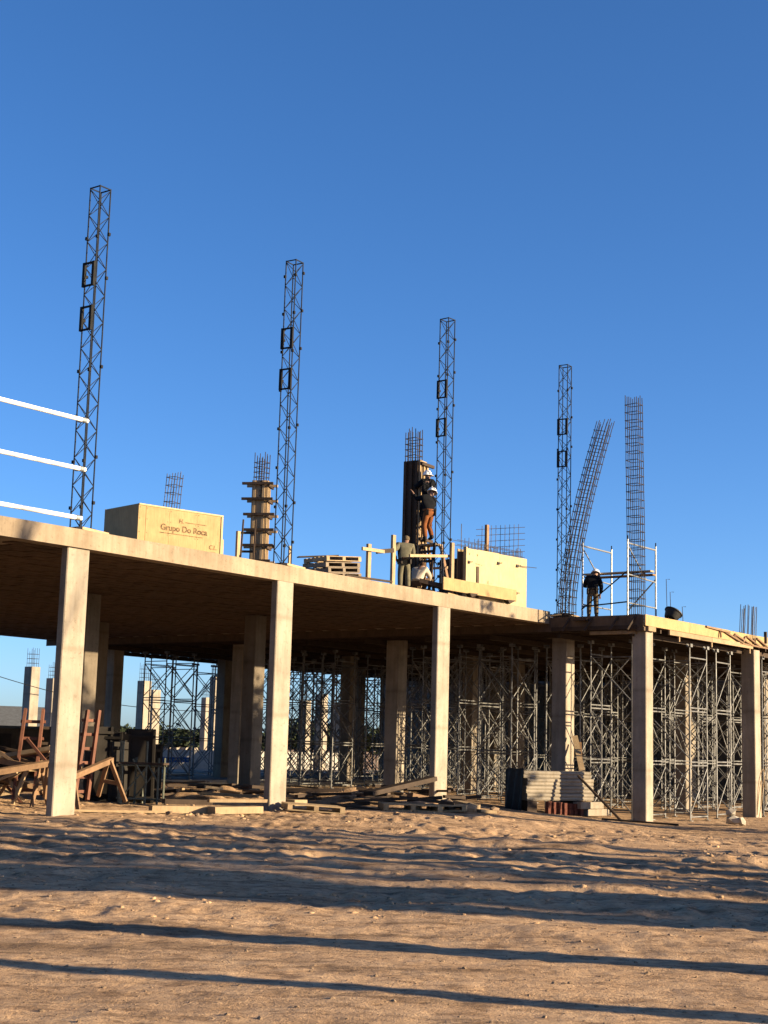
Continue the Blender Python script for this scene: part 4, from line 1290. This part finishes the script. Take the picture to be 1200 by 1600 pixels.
for (x0, x1, h) in ((255, 420, .32), (455, 700, .5)):   # spoil heaps under the debris
    mb = MB()
    nx_, ny_ = 40, 14
    vs = []
    for j in range(ny_):
        for i in range(nx_):
            f, g = i / (nx_ - 1), j / (ny_ - 1)
            p = pixY(x0 + (x1 - x0) * f, 1250, 40.0 + 6 * g)
            e_ = math.sin(math.pi * f) ** .6 * math.sin(math.pi * g) ** .8
            vs.append((p.x, p.y, g1(p.x, p.y) - .06 + h * e_ * (.75 + .9 * float(fbm(np.array([p.x * 1.6]), np.array([p.y * 1.6]), 3)[0]))))
    mb.add(vs, [(j * nx_ + i, j * nx_ + i + 1, (j + 1) * nx_ + i + 1, (j + 1) * nx_ + i) for j in range(ny_ - 1) for i in range(nx_ - 1)])
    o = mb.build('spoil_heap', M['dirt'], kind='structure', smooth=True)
for k, (x, y, Yd, r, lab) in enumerate(((700, 1255, 39.4, .28, 'large pale boulder at the foot of the third column'), (732, 1262, 39, .2, 'pale boulder right of the pallet platform'), (772, 1270, 40, .14, 'small rounded stone left of the precast stack'),
        (690, 1258, 39.6, .18, 'boulder tucked behind the pallet platform'), (264, 1270, 33.2, .07, 'small stone on the dirt between first two columns'), (308, 1270, 32.5, .06, 'pebble sized stone before the timber balks'))):
    p = gpt(x, y, Yd)
    single('boulder', rock(MB(), (0, 0, r * .45), r, (1.3, .9, .75)), M['stone'], lab, 'stone', 'stones at the foot of the building', p)
# sack and cable at the right
p = gpt(1147, 1278, 45.6)
mb = MB()
for (dx, dz, r) in ((0, .16, .24), (.22, .12, .2), (-.1, .36, .16)):
    rock(mb, (dx, 0, dz), r, (1.2, .9, .8))
single('cement_sack', mb, M['sack'], 'crumpled pale sacks beside the foot of the rightmost column', 'sack', None, p)
pts = []
for k in range(40):
    f = k / 39
    q = pixY(1186 + 9 * math.sin(f * 9) * (1 - f) + 3 * f, 1278 - 85 * abs(math.sin(f * 6.0)) * (1 - f * .4), 46.5)
    pts.append(q)
single('cable_coil', MB().path(pts, .014, 5), M['lumber'], 'looped cable hanging beside the rightmost column', 'cable')

# ------------------------------------------------------------------ beyond the building
def far_column(x, ytop, Yd, w_, lab, extra=1.0):
    top = pixY(x, ytop, Yd)
    t = thing('bare_column', (top.x, top.y, 0), RZ, lab, 'column', 'bare columns standing beyond the building')
    colmesh(w_, w_, -.2, top.z).build('shaft', M['concrete'], t)
    if extra:
        for a in (-.36, -.12, .12, .36):
            for b in (-.36, .36):
                MB().tube((a * w_, b * w_, top.z), (a * w_, b * w_, top.z + extra * random.uniform(.85, 1.1)), .013, 4).build('bar', M['rebar'], t)
        for z in (.2, .45, .7):
            h = .38 * w_
            MB().path([(-h, -h, top.z + z * extra), (h, -h, top.z + z * extra), (h, h, top.z + z * extra), (-h, h, top.z + z * extra), (-h, -h, top.z + z * extra)], .01, 4).build('stirrup', M['rebar'], t)
far_column(51, 1042, 82, .62, 'bare column with rebar crown left of the leftmost slab column')
far_column(84, 1060, 95, .66, 'slimmer bare column just left of the leftmost slab column')
far_column(226, 1064, 88, .6, 'lit bare column seen beyond the dark panels, left of a pair')
far_column(240, 1078, 98, .7, 'lit bare column seen beyond the dark panels, right of a pair')
far_column(337, 1058, 92, .5, 'lit bare column seen through the left shoring towers')
far_column(348, 1048, 90, .45, 'second lit bare column seen through the left shoring towers')
far_column(322, 1090, 110, .5, 'distant lit bare column left of the lit pair')
far_column(477, 1095, 100, .6, 'lit bare column seen right of the second slab column')
far_column(503, 1085, 96, .6, 'lit bare column seen through the middle shoring towers')
far_column(531, 1100, 104, .6, 'lit bare column right of another in the middle shoring')
for i, x in enumerate((262, 276, 290, 302)):
    far_column(x, 1168, 130, .6, ['first', 'second', 'third', 'fourth'][i] + ' of the short white stub columns above the blue beam', 0)
# low pale wall and blue beam
a, b = pixY(238, 1210, 84), pixY(560, 1220, 100)
single('boundary_wall', MB().beam((a.x, a.y, .55), (b.x, b.y, .55), .25, 1.1), M['stucco'], 'low pale wall beyond the shoring towers', 'wall')
a, b = pixY(249, 1187, 78), pixY(297, 1187, 78)
bb = thing('blue_barrier', ((a.x + b.x) / 2, a.y, 0), 0, 'blue barrier beam on posts seen through the shoring towers', 'barrier')
MB().beam(a, b, .12, .26).build('beam', M['blue'], bb, world=True)
for q in (a, b): MB().box((q.x, q.y + .1, q.z / 2), (.09, .06, q.z)).build('post', M['galv'], bb, world=True)
for k in range(7):
    q = a.lerp(b, (k + .5) / 7); MB().box((q.x, q.y - .065, q.z), (.12, .012, .09)).build('reflector', M['galv'], bb, world=True)
# grey gabled house
c = pixY(15, 1190, 150)
hs = thing('grey_house', (c.x, c.y, 0), R(20), 'small grey house with gabled roof beyond the sawhorse heap', 'house')
MB().prism([(-5, -3.5), (5, -3.5), (5, 3.5), (-5, 3.5)], -.2, 2.6).build('wall', M['stucco'], hs)
MB().add([(-5.4, -4, 2.5), (5.4, -4, 2.5), (5.4, 4, 2.5), (-5.4, 4, 2.5), (-5.4, 0, 4.6), (5.4, 0, 4.6)], [(0, 1, 5, 4), (2, 3, 4, 5), (0, 4, 3), (1, 2, 5), (3, 2, 1, 0)]).build('roof', M['roofgrey'], hs)
for x in (-3, 0.5, 3.2):
    w_ = MB().box((x, -3.52, 1.5), (1.1, .06, 1.1)).build('window', M['stucco'], hs); MB().box((x, -3.56, 1.5), (.9, .03, .9)).build('pane', M['glass'], w_)
# dark site hut between
c = pixY(30, 1195, 60)
ht = thing('site_hut', (c.x, c.y, 0), R(15), 'dark low site hut behind the sawhorse heap', 'hut')
MB().prism([(-2.4, -1.2), (2.4, -1.2), (2.4, 1.2), (-2.4, 1.2)], -.1, 1.9).build('wall', M['plyold'], ht)
MB().box((0, 0, 1.96), (5.1, 2.7, .1)).build('roof', M['roofgrey'], ht)
MB().box((-.8, -1.23, .85), (.8, .05, 1.7)).build('door', M['lumber_dk'], ht)
# distant trees
def leafy(seed, h, r):
    rr = random.Random(seed)
    mb = MB()
    for k in range(650 if h < 8 else 3200):
        while True:
            v = Vector((rr.uniform(-1, 1), rr.uniform(-1, 1), rr.uniform(-1, 1)))
            if .35 < v.length < 1: break
        lob = 1 + .3 * math.sin(v.x * 5 + seed) * math.cos(v.z * 4 + seed * 2) + .2 * math.sin(v.y * 7)
        c_ = Vector((v.x * r * lob, v.y * r * lob, h * .6 + v.z * h * .42 * lob))
        n = Vector((rr.gauss(0, 1), rr.gauss(0, 1), rr.gauss(0, 1))).normalized()
        t1 = n.orthogonal().normalized() * r * .12 * rr.uniform(.6, 1.5)
        t2 = n.cross(t1).normalized() * r * .09 * rr.uniform(.6, 1.5)
        mb.add([c_ - t1, c_ + t2, c_ + t1, c_ - t2], [(0, 1, 2, 3)])
    cr = mb.mesh('crown', M['leaf'])
    tr = MB().path([(0, 0, -.2), (.05, 0, h * .3), (0, .05, h * .7)], .16, 6, .05)
    for a in range(4): tr.path([(0, 0, h * .3), (r * .5 * math.cos(a * 1.6), r * .5 * math.sin(a * 1.6), h * .62)], .07, 5, .02)
    return cr, tr.mesh('trunk', M['bark'])
LV = [leafy(s, h, r) for s, h, r in ((1, 4.2, 2.2), (2, 3.4, 2.0), (3, 5.0, 2.1))]
rt_ = random.Random(4)
for k in range(46):
    x = -20 + k * 17 + rt_.uniform(-6, 6)
    Yd = rt_.uniform(190, 300)
    p = pixY(x, 1165, Yd)
    t = thing('tree', (p.x, p.y, 0), rt_.uniform(0, 6), 'distant dark tree in the low line on the horizon', 'tree', 'distant trees on the horizon', scale=(rt_.uniform(.8, 1.7),) * 2 + (rt_.uniform(.6, 1.1),))
    cr, tr = LV[k % 3]
    for n, m in (('crown', cr), ('trunk', tr)):
        o = bpy.data.objects.new(n, m); COL.objects.link(o); o.parent = t
# utility wire
pts = []
for k in range(30):
    f = k / 29
    pts.append(pixY(-60 + 420 * f, 1038 + 75 * f + 20 * math.sin(f * math.pi), 75 + 20 * f))
single('utility_wire', MB().path(pts, .02, 4), M['black'], 'thin dark wire sagging across the sky under the slab at left', 'wire')

# ------------------------------------------------------------------ bare trees outside the frame at the right, whose shadows cross the lot
def bare_tree(x, y, h, r, seed, lab, depth=5, spread=.55, first=.35):
    rr = random.Random(seed)
    t = thing('bare_tree', (x, y, g1(x, y) - .05), rr.uniform(0, 6), lab, 'tree', 'bare trees right of the lot')
    tr, cr = MB(), MB()
    def br(p, d, l, rad, lv):
        pts = [p]
        for i in range(3):
            d = (d + Vector((rr.gauss(0, .08), rr.gauss(0, .08), .04))).normalized()
            pts.append(pts[-1] + d * l / 3)
        (tr if lv == 0 else cr).path(pts, rad, 6 if lv < 2 else 4, rad * .62)
        if lv >= depth: return
        for c_ in range(3 if lv else 5):
            f = 1.0 if c_ == 0 else rr.uniform(first if lv == 0 else .4, .95)
            q = pts[0].lerp(pts[-1], f)
            nd = (d + Vector((rr.gauss(0, spread), rr.gauss(0, spread), rr.uniform(-.1, .4)))).normalized()
            br(q, nd, l * rr.uniform(.55, .78), rad * rr.uniform(.42, .62), lv + 1)
    br(Vector((0, 0, 0)), Vector((0, 0, 1)), h * .5, r, 0)
    tr.build('trunk', M['bark'], t, smooth=True)
    cr.build('crown', M['bark'], t, smooth=True)
bare_tree(8.6, 7.7, 15, .17, 1, 'nearest bare tree outside the frame', 3, .4, .9)
bare_tree(9.4, 9.9, 16, .32, 2, 'second bare tree outside the frame', 3, .4, .9)
ORD = ['third', 'fourth', 'fifth', 'sixth', 'seventh', 'eighth', 'ninth', 'tenth', 'eleventh', 'twelfth', 'thirteenth', 'fourteenth', 'fifteenth', 'sixteenth', 'seventeenth', 'eighteenth', 'nineteenth', 'twentieth', 'twenty-first', 'twenty-second', 'twenty-third', 'twenty-fourth', 'twenty-fifth', 'twenty-sixth', 'twenty-seventh', 'twenty-eighth', 'twenty-ninth', 'thirtieth']
TR = [(24, 9.2, 11, .36, 5, .26), (27, 8.7, 12, .4, 5, .26), (31, 8.0, 12, .4, 5, .26), (22, 10.2, 12, .3, 5, .22), (35, 7.4, 13, .4, 5, .26)]
rt2 = random.Random(77)
for k in range(21):
    y0 = 17.2 + k * .47 + rt2.uniform(-.15, .15)
    x = 16 + (k * 7) % 15
    TR.append((x, y0 - .27 * x, 12 + k % 4, rt2.choice((.11, .15, .2, .25)), 4 if k % 2 else 2, .2))
for k, (x, y, h, r, dp, spd) in enumerate(TR):
    bare_tree(x, y, h, r, 10 + k, 'bare tree outside the frame, the %s counting from the camera' % ORD[k], dp, spd, .3 if dp == 5 else .5)
cyc, cyt = leafy(8, 9.3, 1.3)  # unseen evergreens added to keep sun off the columns under the slab
for (x, y, lab) in ((20, 33.1, 'nearer slim evergreen added out of view to shade the inner columns'), (20, 39.8, 'farther slim evergreen added out of view to shade the inner columns')):
    t = thing('sun_blocking_evergreen', (x, y, g1(x, y)), x + y, lab, 'tree', 'added evergreens shading the inner columns')
    for n, m in (('crown', cyc), ('trunk', cyt)):
        o = bpy.data.objects.new(n, m); COL.objects.link(o); o.parent = t
print('objects', len(bpy.data.objects))
